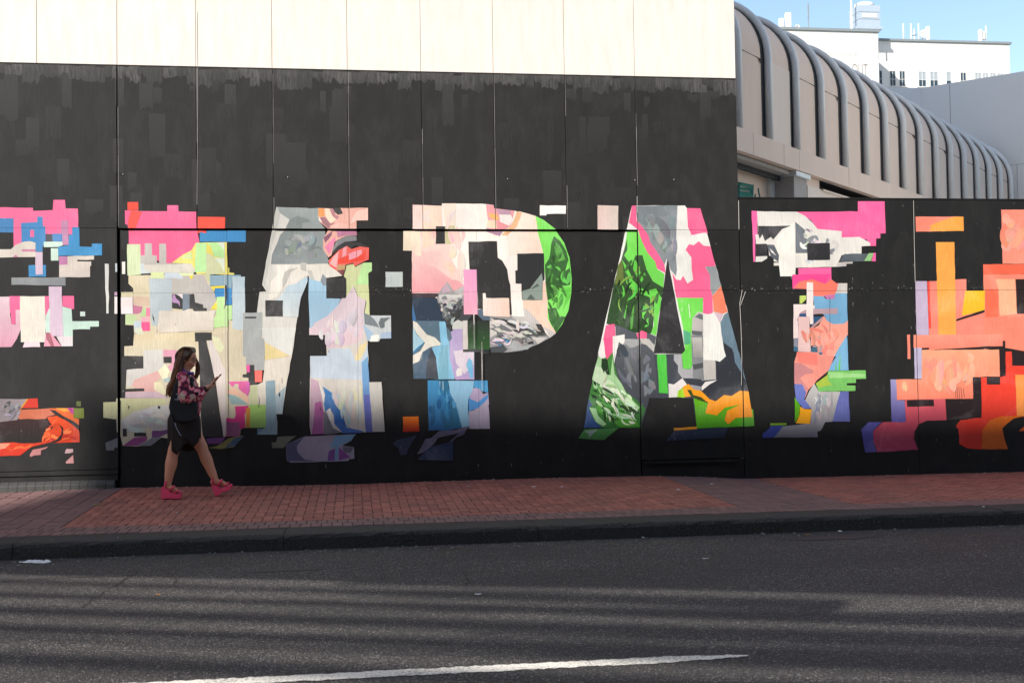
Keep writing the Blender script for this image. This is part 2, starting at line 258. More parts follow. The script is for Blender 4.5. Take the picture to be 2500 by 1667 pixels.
MURAL = """
@E
a ff6fa0 0,218 315,226 318,255 505,248 512,150 622,150 628,232 745,233 748,410 690,412 690,480 440,475 430,560 200,575 130,600 130,325 0,325
a 4489c4 0,325 130,325 130,462 0,465
a 4489c4 200,370 355,362 357,310 408,310 412,400 432,402 436,560 408,600 408,645 340,645 340,560 205,575
a ff6fa0 290,437 325,437 326,505 290,505
a ddd6ca 0,625 105,622 150,580 230,550 290,545 340,560 340,695 0,703
a cf86a6 210,622 340,622 342,645 210,645
a cf86a6 125,697 152,670 172,697
a 50505a 436,478 500,478 505,545 436,548
a 4a8ac6 500,473 595,472 600,548 505,548
a d3ecdf 418,550 600,550 600,585 555,600 420,602
a d3ecdf 487,612 555,612 560,730 487,730
a c58aae 585,345 655,345 658,580 600,583 595,470 585,470
a 3f92cc 555,600 655,583 660,485 690,480 693,410 758,410 762,595 880,600 880,568 977,568 977,680 560,685
a dbd2c6 565,690 900,683 900,720 740,722 740,738 873,740 873,780 862,782 862,887 566,890
a c884b0 567,690 645,690 647,768 567,772
a 3d90ca 273,775 440,773 440,885 275,885
a ddc2d6 340,648 408,648 410,862 342,865
a 8f9496 110,893 628,893 628,970 110,963
a ead7dc>e2a0b8@v 0,975 28,975 32,1070 90,1075 95,1230 110,1340 150,1340 150,1200 195,1200 200,1385 160,1480 110,1555 0,1562
a ff6fa0 90,1070 192,1070 195,1200 150,1203 148,1338 110,1338 105,1232 95,1230
a efe8d9 192,1070 428,1070 440,1510 200,1510
a f8dbe2 235,1510 378,1510 385,1555 218,1560
a ff6fa0 428,1070 470,1070 468,1190 435,1260
a d3ecdf 470,1185 600,1170 685,1192 692,1310 947,1308 947,1360 862,1362 862,1387 697,1390 697,1470 440,1420 437,1260
a ff6fa0 598,1068 708,1068 710,1193 684,1193 640,1175 598,1168
a dfc6da 467,978 592,978 605,1455 480,1450
a f4a8bc 440,1420 480,1420 510,1450 590,1550 420,1550
a b56a78 440,1418 478,1418 520,1550 490,1550 445,1480
a e9dee0 605,1455 697,1455 697,1548 592,1550 540,1455
a d5e6df 768,1218 815,1218 815,1262 768,1262
a d9dbd6 1003,760 1040,762 1040,1235 1018,1235
a c9d4da 1102,757 1128,757 1128,838 1104,838
a c7a0c0 1095,1030 1120,1030 1120,1065 1095,1065
a f3e9e6 1095,1075 1133,1075 1133,1238 1095,1238
b 4e4c50>a89a9e@h 0,685 85,680 272,680 195,780 180,860 150,900 50,925 0,930
b f0a020 272,680 200,785 190,778 258,680
b e03c2c 275,678 360,675 366,765 215,768
b d07050 185,785 470,770 530,830 450,850 440,870 180,875
b f06a20 470,770 700,768 705,862 757,872 757,930 480,780
b f8a018 530,768 640,768 690,800 600,800
b c03a90 640,765 705,765 705,820 690,825
b 7c8a20 705,768 803,768 805,865 705,865
b 64762a 732,703 773,703 773,750 732,750
b 3a2022>1c1818@v 0,930 180,880 440,878 490,905 520,945 510,1020 440,1065 400,1095 200,1100 0,1105
b f0541c>d8301c@v 450,855 550,840 700,900 752,960 762,1020 762,1095 530,1100 480,1095 380,1120 300,1140 190,1222 0,1228 0,1112 130,1095 200,1105 330,1103 410,1092 440,1060 500,1030 522,950 480,905
b ff9c80 0,1112 100,1105 60,1150 50,1225 0,1228
b 241a1a 475,780 530,790 600,840 700,890 757,930 757,980 700,930 640,890 560,850 510,815
b 241a1a 560,920 600,950 607,1010 580,1070 530,1095 480,1092 540,1070 585,1020 592,970 570,935
b d08a8a 315,1165 400,1150 465,1135 440,1155 395,1170 390,1215 330,1220 290,1235 285,1215
b d9b0b4 635,1158 700,1158 700,1190 660,1200 620,1200
b d99c9c 700,1215 707,1295 632,1297 632,1280
@M
c f5efe9 182,660 213,660 213,778 182,778
c f5523f 240,92 342,92 345,168 240,170
c ff6a9a 215,172 340,172 345,178 620,180 622,123 725,123 728,182 898,185 900,345 925,470 850,550 770,590 660,672 605,675 360,600 358,492 247,490 245,340 240,308 218,305
c f85a50 275,170 380,185 320,335 262,375 247,340 245,280
c fb5544 912,233 1175,237 1172,345 912,345
c fb5544 905,352 990,360 992,385 905,385
c 3f8fca 930,375 992,388 995,362 1370,362 1370,470 928,470
c d6e5b8 232,492 358,492 360,770 365,785 235,792
c ded2b2 245,790 980,780 1025,870 1025,1000 1090,1120 1370,1320 1370,1568 205,1568 205,1470 290,1465 300,1430 295,1270 215,1265 215,1165 290,1160 290,915 245,870
c cbc6bf 400,485 467,485 472,598 515,600 518,672 540,670 540,487 603,487 607,675 880,680 890,740 870,770 360,775 360,600 400,598
c dfd8cc 390,690 880,680 875,765 470,760 390,745
c d2dbe2 360,670 390,680 400,740 470,765 360,775
c efe77e 660,672 770,590 850,550 890,480 1190,472 1195,715 1212,718 1212,765 1258,768 1258,785 1165,785 900,780 850,680
c e0eea8 740,625 850,560 855,640
c c2f0a8 895,480 995,480 990,760 880,760 885,640
c d3d8ae 990,570 1035,590 1100,650 1160,770 1025,785 1025,870 980,800 990,740
c e9d96a 995,480 1045,515 1060,610 1030,590 990,570
c c0efa4 1000,478 1165,475 1165,625 1065,610 1040,520
c e2ead8 1095,475 1165,475 1165,550 1120,500
c dfe8d5 1070,625 1165,625 1165,770 1120,680
c c4d0d6>bcc6ca@v 440,820 660,825 660,1130 540,1130 530,1280 465,1270 450,1090
c cbc5bd>bdb9b6@h 660,830 870,780 970,790 1000,870 1040,900 1080,980 1090,1050 1040,1120 1000,1135 870,1110 860,970 660,965
c e3edb0 460,760 585,760 585,820 460,820
c d3dfe6 590,765 765,770 765,825 590,820
c e6efc0 720,768 870,768 865,795 760,795
c efdc4a 825,795 875,790 848,832
c 8faebd 1025,790 1322,787 1322,803 1238,808 1235,912 1170,912 1168,890 1025,890
c b9ccd6>cad6da@v 1238,805 1362,803 1365,1330 1240,1300
c f2dc50 1028,895 1168,890 1168,912 1072,915 1070,950
c 3d8ecb 1072,917 1238,912 1238,1072 1182,1075 1180,995 1075,1000
c c6eda4 1090,998 1172,995 1178,1080 1238,1075 1238,1215 1205,1218 1205,1280 1145,1285 1065,1295 1062,1190 1085,1185
c ecd94e 1090,1035 1095,1115 1030,1115
c 3b3b3c 662,970 875,968 885,1050 960,1070 965,1103 997,1105 997,1135 870,1135 860,1110 740,1115 662,1105
c c49ac8 668,975 690,975 700,1010 735,1040 740,1090 720,1060 665,1050
c ece4e6 700,970 765,970 765,1020 735,990
c 7d8a96 765,968 830,968 830,1105 812,1140 765,1140
c e2d9cc 540,1130 760,1135 830,1110 880,1135 1085,1130 1062,1190 1062,1320 540,1340 525,1280
c 3a3a3a 715,1338 825,1335 827,1355 745,1362 740,1375 715,1372
c ddd3b0 175,952 288,950 290,997 175,997
c f3e6e6 172,998 285,998 288,1160 175,1160
c d8bfa8 290,990 440,1000 450,1080 290,1075
c cf7f9f 290,1075 380,1090 370,1140 330,1160 290,1160
c bfe2a0 380,1110 415,1105 410,1180 360,1190
c ff8cb0 415,1100 450,1100 450,1185 412,1180
c f2b6c4 370,1190 450,1190 450,1235 370,1235
c ff5f94 368,1237 450,1237 452,1323 370,1325
c c9dda8 215,1165 300,1165 330,1200 290,1260 215,1262
c d0e0e8 295,1230 368,1225 368,1300 300,1300
c e0e8d0 300,1300 370,1290 390,1350 340,1365 300,1330
c a9aeb2 300,1340 370,1370 350,1425 300,1430
d d9cfb4 205,178 330,175 1370,10 1378,440 1395,480 1400,548 1480,548 1560,620 1560,955 1320,960 1315,1040 1170,1040 960,1040 640,1060 560,1050 470,1120 330,1135 190,1130 160,1000 140,1000 135,870 10,860 10,712 130,708 135,675 215,672 225,400 390,385 385,270 205,268
d e4d4ae>d9cfb4@v 300,60 880,40 920,250 700,210 575,210 390,215 290,175
d d9d7d2 390,215 575,210 578,340 620,400 500,420 280,560 225,560 225,400 388,388
d e6a3b8 577,210 700,210 740,250 720,400 640,410 620,370 660,340 660,275 580,275
d 383838 580,278 660,276 660,337 582,337
d e3b6ae 275,560 300,500 520,410 560,480 500,520 540,600 600,640 215,650 218,612 395,605
d eee7c4 530,410 600,350 640,410 620,480 580,520 560,470
d eee5c0 490,520 560,520 600,600 640,660 560,640 490,590
d a8bcbc 570,495 640,470 640,520 590,520
d d8bfc8 215,620 520,610 640,670 215,672
d d6d6a8 10,712 130,710 150,680 600,680 600,740 470,740 250,830 180,880 10,858
d d8d6d2 185,880 300,800 520,745 640,740 640,1000 440,1000 180,1000
d 333333 525,748 550,748 550,775 527,775
d 383838 200,270 385,272 388,388 228,392 218,585 395,580 397,605 215,612 212,672 180,672 180,300
d 2e2c30 190,965 228,965 232,1040 190,1040
d 2e2c30 300,1000 415,1000 418,1040 300,1040
d 7a4880 470,985 560,985 640,970 640,1000 540,1050 470,1050
d 9a4a88 190,1130 300,1050 430,1040 420,1080 330,1130
d 86868e 330,1132 420,1085 470,1050 560,1045 500,1100 460,1128
d 84848c 30,1100 150,1050 160,1145 115,1148 112,1172 38,1172
d e0d6d0 1000,125 1045,120 1170,400 1180,560 1185,860 1160,1040 1075,490
d e8e6c0 1050,80 1120,100 1165,190 1130,240 1075,200
d e86aa8 1200,515 1395,508 1412,560 1395,650 1340,620 1300,580 1300,540 1270,535 1240,570
d eec0a8 1190,600 1250,570 1300,600 1390,660 1400,730 1300,650 1190,630
d 98b4b6 1190,632 1260,645 1400,738 1230,730
d e03c88 1265,755 1290,750 1400,745 1360,830 1365,950 1180,1040 1180,860 1260,870 1275,830
d e8a030 1385,780 1410,740 1410,950 1365,955
d a8d878 1410,735 1570,735 1570,955 1410,950
d 9a5a80 1180,900 1310,905 1315,1040 1175,1040
d 6a88a0 1480,965 1570,962 1570,1020 1480,1020
d ff5fae 1378,352 1408,352 1408,425 1380,425
d fb7a70 1455,408 1528,405 1525,520 1458,520
d 3c3c3c 1340,445 1380,442 1382,428 1410,425 1410,353 1453,353 1455,520 1478,522 1480,547 1405,550 1395,478 1340,475
d 3a3a3b 880,45 1043,45 1045,118 992,122 1075,490 1155,1040 960,1040 940,850 920,250 915,130 885,132
d 8a8450 1010,1150 1100,1130 1200,1060 1330,1030 1350,1035 1260,1140 1130,1160
d 7a4a88 990,1060 1180,1045 1130,1110 1010,1110
d 45607a 1260,1060 1350,1030 1270,1130 1170,1150 1230,1090
e d8d6cf 293,140 590,150 590,800 570,905 525,1010 495,1190 440,1568 150,1568 150,1390 155,1150 105,1145 130,950 195,945 155,880
e c2c3bd 293,140 420,150 330,200 300,350 240,560 220,720 180,890 155,880
e 9aa3a2 300,142 695,150 705,280 760,350 760,560 790,640 790,680 240,685 255,590 300,480 350,380 390,340 420,260 330,200
e 868f90>929b9b@h 250,590 300,480 330,400 380,360 760,360 740,450 740,550 790,640 780,672 240,685
e 878f8f 380,345 420,262 490,225 600,255 620,280 540,290 540,345
e e4dfd4 285,690 785,680 925,795 770,815 735,775 715,855 620,840 590,790 480,870 400,890 350,920 220,1025 240,850 300,790 280,750
e f0ece2 285,690 430,690 380,760 350,870 350,920 300,1000 215,1030 240,850 300,780
e c0bfb7 350,830 370,760 420,730 505,715 430,760 390,860 350,915
e c0bfb7 520,672 578,668 578,755 525,735
e c4c3bb 590,740 630,745 660,850 620,830
e b5cedd>d6dcdc@v 330,1000 400,890 480,870 590,800 590,850 570,905 525,1010 510,1100 500,1190 300,1185 280,1030
e d0d7a4 960,690 1170,670 1205,670 1205,748 1172,770 1185,1175 1130,1150 1150,1030 1070,990 1030,890 960,1000 955,815 930,795
e c5efa8 1125,670 1207,668 1207,748 1172,770 1175,880 1045,870 1080,810
e 9fc6de>a8c8de@v 595,810 660,840 715,850 770,890 770,1010 910,1015 880,1080 780,1180 660,1245 612,1310 600,1010
e 8f9aa0 735,775 770,815 770,890 740,890 715,840
e dccad2 615,1310 660,1245 780,1180 880,1080 920,1010 960,1000 1030,890 1070,990 1150,1030 1130,1150 1140,1400 1080,1568 775,1568 770,1360 607,1362
e c9d6e2 1080,1568 1140,1400 1168,1410 1168,1568
e ead9a8 1040,1568 1090,1450 1165,1410 1140,1500 1100,1568
e 343435 770,815 955,815 955,1010 770,1012
e 343435 185,1030 355,1032 355,1185 187,1185
e ebb2a4 695,150 830,155 880,215 925,205 905,150 1170,148 1170,268 1060,270 1060,350 1065,410 960,410 850,470 820,600 790,620 740,540 740,450 790,350 705,280
e f0a060 695,152 750,155 755,230 695,235
e b98088 800,155 835,160 860,215 895,235 870,260 825,220
e f8dcc4 755,155 800,155 830,230 865,260 810,295 765,230
e a87880 710,240 760,235 810,300 855,290 790,345 740,300
e f4ece4 695,225 730,290 700,270
e f8c8bc 1020,250 1060,180 1170,150 1170,268 1065,268 1000,300
e f5c0b0 800,320 900,290 1060,330 1060,350 850,345
e c080a0 790,350 1060,352 1062,410 960,405 880,430 870,370
e f08cb0 790,480 850,420 860,450 800,590 755,520
e 8a5a70 745,430 830,365 820,410 760,480
e 3c3a3c 825,570 880,510 960,470 1065,470 1180,520 1040,510 1010,540 960,510 890,550 830,590
e 85868a 835,530 860,470 960,410 1060,415 1065,460 950,470 880,510 825,570
e f06a60 790,650 890,550 970,510 1010,540 1090,515 1180,525 1178,640 1130,660 1040,705 1030,672 955,690 930,790 860,740 800,700
e f0503c 880,640 985,600 990,640 1120,590 1150,540 1140,640 1030,665 880,680
e f5a4b4 985,585 1055,555 1060,620 990,645
e f6a8b0 1062,555 1110,545 1110,585 1065,620
e f2a0a8 930,530 965,510 965,600 920,620
e f5b4b4 800,680 840,610 890,560 870,720
e c8a070 880,690 955,690 945,750 870,740
e 8a4a50 870,745 945,735 930,795
e 3a3838 835,150 905,150 930,200 885,215 850,190
e c6ccd0 1128,1150 1185,1175 1390,1175 1392,1395 1290,1397 1275,1425 1190,1425 1120,1390
e 7a8488 1130,1150 1180,1170 1230,1210 1280,1290 1140,1260
e 6f787c 1270,1250 1290,1200 1385,1195 1330,1240 1330,1290 1290,1300
e a9c3dc 1130,1270 1220,1340 1190,1410 1125,1395
e f2f0ea 1200,1370 1275,1355 1280,1390 1260,1425 1190,1425
e 3a80c8 1120,1385 1140,1375 1170,1412
e b0c4d8 1290,1345 1392,1325 1392,1395 1290,1397
f dcd4c8 150,0 480,0 440,270 385,560 350,825 290,825 300,905 300,1022 105,1022 190,950 190,735 30,735 40,550 110,545 160,520 175,405 180,130 150,100
e aeb2b1 -30,1150 158,1145 155,1205 150,1390 180,1400 180,1568 -30,1568
e 3a3a3a -10,1187 100,1187 100,1203 -10,1203
f aeb2b1 0,0 150,0 150,100 180,105 175,405 80,408 80,355 0,355
f dcdcd6 150,0 480,0 435,270 180,135
f ead79c 180,135 420,270 180,310
f c9cfa4 40,550 110,550 115,735 40,735
f a8d070 30,735 190,735 190,955 0,955
f d89040 0,770 40,760 40,955 0,955
f d86ab0 0,510 35,520 38,600 10,660 0,600
f 8fa8b4 190,510 280,500 290,830 295,905 300,1022 105,1022 190,950
f a9bcc4 290,640 380,560 350,825 290,825
f dcd4cc 607,0 1130,0 1168,130 1180,520 1300,518 1330,995 850,1005 625,1020 610,935 615,270 775,268 768,68 607,68
f dfc8d0 607,0 1120,0 1120,100 1050,150 790,200 770,70 610,68
f c9d6e2 615,270 775,268 800,200 1000,200 1050,320 1165,160 1175,500 620,480
f d4cfc6 700,500 980,490 1110,520 1130,900 1100,1000 930,1000 840,700 750,560
f ead9a8 1060,320 1045,290 1090,170 1165,130 1150,200 1100,300
f 80b4dc>4a64b0@v 1110,330 1170,270 1190,640 1215,995 1150,1000 1130,760
f 6a70b8 1130,640 1190,640 1215,995 1150,1000
f 4a8cc6>2f5cae@v 735,560 850,640 960,760 930,830 960,940 1050,1000 930,1005 850,920 840,830 800,770 760,810 745,720 760,640
f 4a76c0 850,920 900,900 1000,960 1130,990 1100,1005 930,1010
f c8a8b8 620,480 693,510 735,690 745,800 660,900 630,1020 612,935
f b05a98 660,720 720,700 745,800 745,1015 630,1020 650,900
f 7a7880 745,800 775,815 835,960 920,1000 850,1015 745,1018
f f0ebe2 693,508 740,600 755,640 750,720 735,690
f f0ebe4 775,790 810,768 830,840 845,960 795,870
f ccc8c2 1180,520 1298,518 1330,993 1215,996
f 9d97a8 380,1120 560,1040 1050,1018 1010,1080 920,1130 1035,1140 1040,1250 990,1260 980,1275 670,1285 430,1290 395,1275
f 7a7a68 248,1098 290,1095 300,1045 480,1035 400,1100 360,1150 250,1150
f 5a5a78 380,1120 560,1045 490,1130 500,1200 560,1260 670,1275 400,1278
f aa9eb0 560,1045 850,1030 810,1140 780,1250 670,1275 560,1260 490,1180 490,1130
f 7aa4c8 860,1035 1055,1018 1000,1080 890,1130 880,1260 850,1270 855,1140 800,1145
f 7a4a90 795,1180 855,1155 850,1270 780,1275
f 8a4a9a 890,1140 1000,1240 890,1270
f 70687c 920,1140 1035,1140 1000,1200 940,1190
c 1c1b1b 1168,880 1185,885 1190,1000 1180,1080 1160,1115 1175,1010
c 1c1b1b 470,1150 490,1200 495,1250 480,1210
c f4efe4 500,1270 506,1272 516,1310 505,1385 500,1384 510,1312
f 1c1b1b 318,620 330,625 325,665 315,650
f 1c1b1b 588,250 600,252 598,280 588,278
f 5a5a58 342,480 348,480 350,530 344,530
f 5a5a58 710,760 722,765 716,800 708,780
e 262626 793,1510 798,1512 797,1530 792,1530
d 2a2a2a 1490,640 1503,690 1498,770 1492,760 1497,692
d 2c2c2c 240,745 258,750 248,790
e 1c1b1b 596,800 604,800 596,1080 590,1080
@P
e c0c8c8 1337,757 1503,757 1503,900 1337,902
g fdf3ea 225,118 505,128 505,105 885,108 1000,120 1003,152 1200,175 1400,225 1480,580 1500,830 1520,1030 1530,1200 1600,1340 1545,1388 1285,1190 1170,1180 900,1170 700,1060 230,960 220,555 135,553 137,365 225,360
g fbd9d0 225,118 500,128 520,330 600,330 600,640 700,800 720,950 220,960 220,555 300,555 300,365 225,360
g f7e7cf 137,367 300,365 298,553 135,553
g fbdcc8 320,120 500,130 500,320 450,330 430,500 320,540
g fce8d8 505,105 640,105 640,320 540,320
g f9cfc8>f3a4ac@v 220,570 340,560 380,690 480,690 720,890 720,960 220,960
g f8cdc8>fbdcd0@h 350,560 600,540 590,720 720,850 600,830 460,720 370,690
g f2a6ac 925,115 1000,120 1005,152 1200,175 1165,320 1030,410 930,370 945,260
g cba3b8 1020,158 1165,172 1160,215 1055,210
g f9dcc0 945,265 1025,265 1030,345 930,340
g fdf4ec 1055,212 1165,215 1185,260 1150,320 1060,280
g f3bb70 955,195 1030,210 1055,260 1020,265 960,235
g f0a0a4 1030,285 1060,280 1150,320 1120,350 1030,350
g fdeee2>fcdcc8@h 1240,180 1400,225 1480,580 1150,600 1130,420 1220,340
g b893ac 930,340 1090,375 1060,415 930,370
g f2c294 1220,180 1270,195 1220,330 1130,410 1080,405 1170,310 1205,240
g f9f3ec 1442,122 1693,127 1690,205 1505,207 1505,220 1442,220
g 343334 447,323 535,325 537,488 447,490
g cfcba0 537,320 630,318 632,490 540,490
g b9b8b6>8c8c8c@v 455,985 560,850 620,940 720,890 720,1080 640,1090 580,1060 470,1060
g c9aebc 500,960 545,860 600,950
g cac2c4 620,950 715,890 715,990
g e2dfdb>a8a6a4@v 480,980 700,975 700,1050 560,1070 480,1040
g 2f3e50 225,985 450,1010 500,1120 540,1230 480,1235 490,1400 360,1360 225,1220
g 4a3c42 225,962 470,962 475,985 440,1005 225,1000
g 3e6ea0 225,1060 270,1260 225,1220
g 4a4c50 470,1060 580,1050 640,1090 720,1085 720,1165 800,1170 750,1230 700,1230 640,1210 600,1260 590,1380 560,1400 540,1230 500,1120
g 6e7072 510,1150 560,1130 595,1170 560,1210 515,1200
g 5c6e80 850,1120 900,1110 905,1178 962,1180 962,1220 900,1220 850,1170
g 343334 760,467 1033,463 1040,620 1085,650 1130,730 1145,830 1160,880 1175,1170 1150,1168 1150,1008 930,1005 925,958 895,960 900,1110 850,1110 840,735 772,733
g f4a6d0>f8b4c8@v 712,735 838,735 853,1165 718,1165
g fae6dd>fbd5c2@h 900,1010 1150,1008 1158,1190 905,1178
g 9c9c9c 965,1185 1285,1190 1400,1230 1545,1388 1430,1450 1280,1510 1100,1530 965,1480
g d5d0ca 965,1230 1080,1240 1240,1330 1330,1375 1200,1390 1050,1340 970,1390
g c9c6c2 1170,1185 1285,1185 1440,1240 1500,1330 1400,1300 1250,1240
g 3a3a3a>4a4a4a@h 970,1195 1100,1210 1250,1250 1400,1310 1510,1370 1340,1370 1200,1290 1080,1235
g 77797a 960,1300 1100,1270 1200,1330 1180,1370 1050,1340
g a9adae 1140,1470 1220,1400 1290,1440 1350,1440 1420,1410 1330,1500 1200,1510
g 50545a 970,1480 1100,1460 1140,1500 1100,1530 980,1530
g d9d5d0 1330,1380 1520,1385 1430,1450 1400,1410 1340,1400
g 3a3838 1200,1370 1260,1400 1300,1440 1380,1420 1390,1445 1290,1460
g 4a8cb8 1000,1430 1090,1390 1180,1415 1110,1450 1060,1470
g fbd3c0 1285,1030 1470,1030 1475,850 1495,850 1520,900 1525,1170 1560,1280 1600,1340 1585,1350 1400,1230 1285,1095
g d0ccc8 1285,1095 1340,1130 1440,1240 1500,1310 1400,1270 1300,1200
g 3c3c3c 1405,1255 1460,1260 1510,1365 1440,1330
g d4cfcb 1480,1280 1560,1320 1600,1345 1545,1388
g 2f3032 1230,583 1485,580 1490,830 1475,845 1470,1025 1275,1025 1268,870 1213,868 1210,745 1230,742
g 8d9c94 1275,940 1350,920 1465,770 1475,845 1470,1025 1278,1025
g 5a6660 1360,920 1420,870 1440,890 1380,920
g 5a6660 1320,1020 1360,970 1400,1020
g 82e562 1400,225 1480,265 1590,350 1680,480 1730,620 1750,800 1748,950 1720,1130 1660,1260 1605,1335 1560,1280 1520,1200 1520,1030 1500,830 1475,560 1430,400
g 3f7038>356232@v 1580,415 1640,460 1700,560 1720,640 1745,780 1735,880 1700,890 1660,890 1620,920 1590,1000 1520,1030 1500,870 1495,690 1540,620 1555,490
g 82e562 1690,750 1720,640 1728,720
g 3f7038 1520,1110 1600,1100 1640,1195 1650,1180 1690,1190 1640,1280 1600,1340 1540,1230
g 3f7038 1605,1080 1640,990 1665,1060 1620,1120
g 62a850 1600,470 1660,540 1690,640 1630,660 1590,560
g 6cd050 1665,900 1740,905 1735,1000 1690,1080 1660,1150 1700,980
g 2f3430>2f5a2c@v 755,1225 962,1222 965,1500 755,1500
g d9d2ce 705,1225 752,1222 757,1500 708,1500
h 5c7484 228,50 500,50 760,350 820,350 820,615 570,610 235,605 228,460
h a9cddd 230,110 270,190 345,245 270,320 230,350
h e5dfd4 230,50 270,70 360,180 440,210 500,270 490,285 400,300 320,350 290,440 230,460 230,380 300,340 345,260 330,240 270,180 232,110
h 3a86b4 345,255 270,330 232,370 232,345 290,290
h 4e6478 235,465 300,430 340,340 400,305 450,390 475,600 355,607 235,600
h 474c54 360,470 400,310 450,390 475,600 355,605
h 8cc6e4 480,60 535,55 545,80 560,220 575,250 580,400 630,560 625,610 570,608 475,610 450,400 410,305 500,285
h 7fb4c8 500,290 570,280 570,605 480,605 470,430
h d6d6d0 610,70 660,40 705,60 705,130 605,130
h b9a9d0 590,160 620,130 705,128 710,330 760,350 815,350 818,615 630,605 580,410 578,250 605,220
h d9cfd8 620,340 700,330 815,350 810,480 760,410 740,460 760,520 720,560 640,450
h 7ab8dc 770,405 800,440 805,600 780,600 740,470
h e8e2e2 640,540 660,500 700,510 700,570 650,590
h b49cc8 630,590 740,560 780,610 640,615
h d9d2ce 705,50 752,47 757,325 708,325
h 2a2e30 708,325 960,325 960,370 880,365 875,350 710,350
h 3f8ab8>2f6aa0@v 370,620 570,620 570,690 610,800 660,910 700,1070 560,1100 378,1100
h 2a6a8c 480,620 568,620 575,760 620,830 690,1060 530,1090
h 8ab8d4 568,622 815,625 805,710 760,800 755,900 770,1060 700,1072 660,910 585,740
h 4a94c4 818,622 945,622 950,740 880,720 810,680
h a99ab8 780,760 810,690 870,700 895,750 950,740 960,850 910,900 780,900 765,810
h 4a88c4 765,790 850,830 950,750 945,800 860,880 762,920
h a99eb2 765,920 860,890 950,790 967,1085 770,1085
h f07c1c>c83020@v 132,968 282,965 290,1110 133,1115
h 6f6a80 268,1330 350,1180 400,1175 480,1105 640,1095 700,1072 780,1065 730,1100 650,1130 470,1170 430,1230 330,1310
h 64607a 570,1215 700,1100 735,1100 720,1140 640,1170 590,1225
h 38435a 30,1225 80,1190 270,1140 180,1290 170,1330 110,1340 90,1270
h 2a3a5a 390,1260 570,1215 615,1200 615,1390 270,1380 320,1330
g f0ece8 822,910 832,915 818,1170 820,1262 812,1262 808,1160
h c8c4c0 888,250 892,250 896,620 890,620
h c8d8e0 485,630 490,630 492,860 486,860
h c8d8e0 514,630 519,630 522,735 516,735
@A
i e0c4bc>ddd0c6@h 232,122 430,128 428,355 232,353
i f0eee8 560,127 1065,125 1085,150 1215,153 1590,1568 235,1568
i ff6a98 560,127 600,127 605,270 660,330 720,410 740,480 800,560 870,680 880,770 795,725 770,650 700,570 650,460 620,360 545,300 530,290
i 969ca0>8a9196@h 597,130 995,125 985,350 975,560 990,740 980,800 930,740 895,630 870,690 800,570 735,480 715,410 660,330 615,280
i 7f888e 597,130 990,125 985,200 760,260 700,330 610,270
i ff6a98 1085,150 1215,153 1285,390 1250,385 1130,410 1095,330
i ff6a98 1310,515 1360,705 1260,712 1305,790 1310,920 1330,990 1335,1150 1290,1165 1240,1155 1240,1008 985,1008 945,770 985,835 1025,838 1050,795 1090,872 1145,835 1130,730 1128,620 1072,550 1105,495 1150,505 1200,465 1245,510
i 9a9fa2 1262,710 1362,705 1412,890 1330,985 1310,920 1305,790
i fc8a6c 1410,895 1475,1140 1430,1160 1340,1140 1330,990
i d8c0cc 1345,1145 1435,1160 1400,1245
i 728694 1475,1145 1590,1568 1560,1560 1430,1440 1405,1250 1440,1170
i 7ce35c 520,360 615,360 660,480 710,580 780,660 800,730 870,780 860,910 840,1020 790,1370 740,1350 770,1270 760,1000 400,960 500,500
i 40603a>2c4a28@v 520,440 520,550 490,600 560,700 600,600 660,600 700,740 760,850 860,910 850,1010 780,960 760,1290 740,1350 600,1340 320,1255 390,880
i 72dc54 470,640 520,710 560,800 620,900 700,940 790,920 840,1010 830,1100 800,1200 790,1030 700,990 620,960 550,920 510,860 500,740
i 6cd850 590,640 610,660 640,760 670,830 650,860 600,780 575,730
i 62c84c 560,930 540,990 500,1200 470,1250 520,1040
i 62c84c 670,1080 705,1080 670,1180 650,1190
i 5aa846 560,1100 590,1070 570,1300 550,1310
i 62c84c 690,1220 720,1190 715,1250
i 5aa846 460,950 510,950 490,1000
i 5aa846 680,760 695,800 660,790
i 6a7a3a 430,700 465,640 480,700 490,860 400,880
i 7ce35c 988,1010 1240,1008 1238,1150 1195,1140 1140,1200 1130,1560 1075,1568 1050,1310
i 5cb88c 1050,1315 1120,1340 1118,1450 1060,1455
i c6c2be 1140,1200 1200,1145 1238,1160 1248,1560 1125,1568 1130,1330
i 6e7276 1160,1190 1200,1160 1238,1170 1238,1220
i 6a6d71 1130,1320 1235,1330 1230,1370 1135,1360
i 3a4046 1430,1440 1500,1480 1540,1568 1445,1568
i ff6a98 315,1268 400,1255 408,1370 380,1372 380,1530 350,1568 320,1568 290,1400
i 5a5e66 405,1260 610,1345 625,1400 490,1400 495,1360 410,1370
i 5a5e66 705,1340 790,1375 775,1460 700,1395
i ff6a98 605,1355 650,1320 702,1340 700,1395 625,1398
i a9acae 500,1405 640,1400 775,1470 765,1525 660,1460 580,1480 520,1510 430,1450
i c9c5be 640,1400 720,1400 778,1465 768,1525 710,1490 650,1430
j 454a52 240,368 1075,368 1590,350 1655,640 1675,725 1730,1055 1180,1080 1140,790 725,790 650,1075 105,1075
i 333234 900,630 1075,1540 768,1540
j 4a8a40>2f6a30@v 240,385 385,355 400,470 430,600 500,720 600,800 690,890 650,1000 645,1075 250,1075 105,1075 150,800
j a8d09c 245,390 300,400 330,560 360,570 380,400 400,560 470,660 510,740 640,880 580,960 500,900 430,880 330,760 200,690 185,600 215,480
j c4dcb8 215,480 270,500 330,600 430,680 520,780 600,880 560,890 430,760 300,690 190,640
j 1f3a20 275,410 330,420 350,570 300,560 270,490
j 1f3a20 190,620 260,660 240,690 200,660
j 1f3a20 165,750 260,780 250,800 190,790
j 2f4a2c 440,850 600,880 640,930 600,950 480,900
j 2f4a2c 300,780 440,850 480,930 340,830
j 46962e 250,830 430,900 600,990 640,1060 450,1070 300,960 210,900
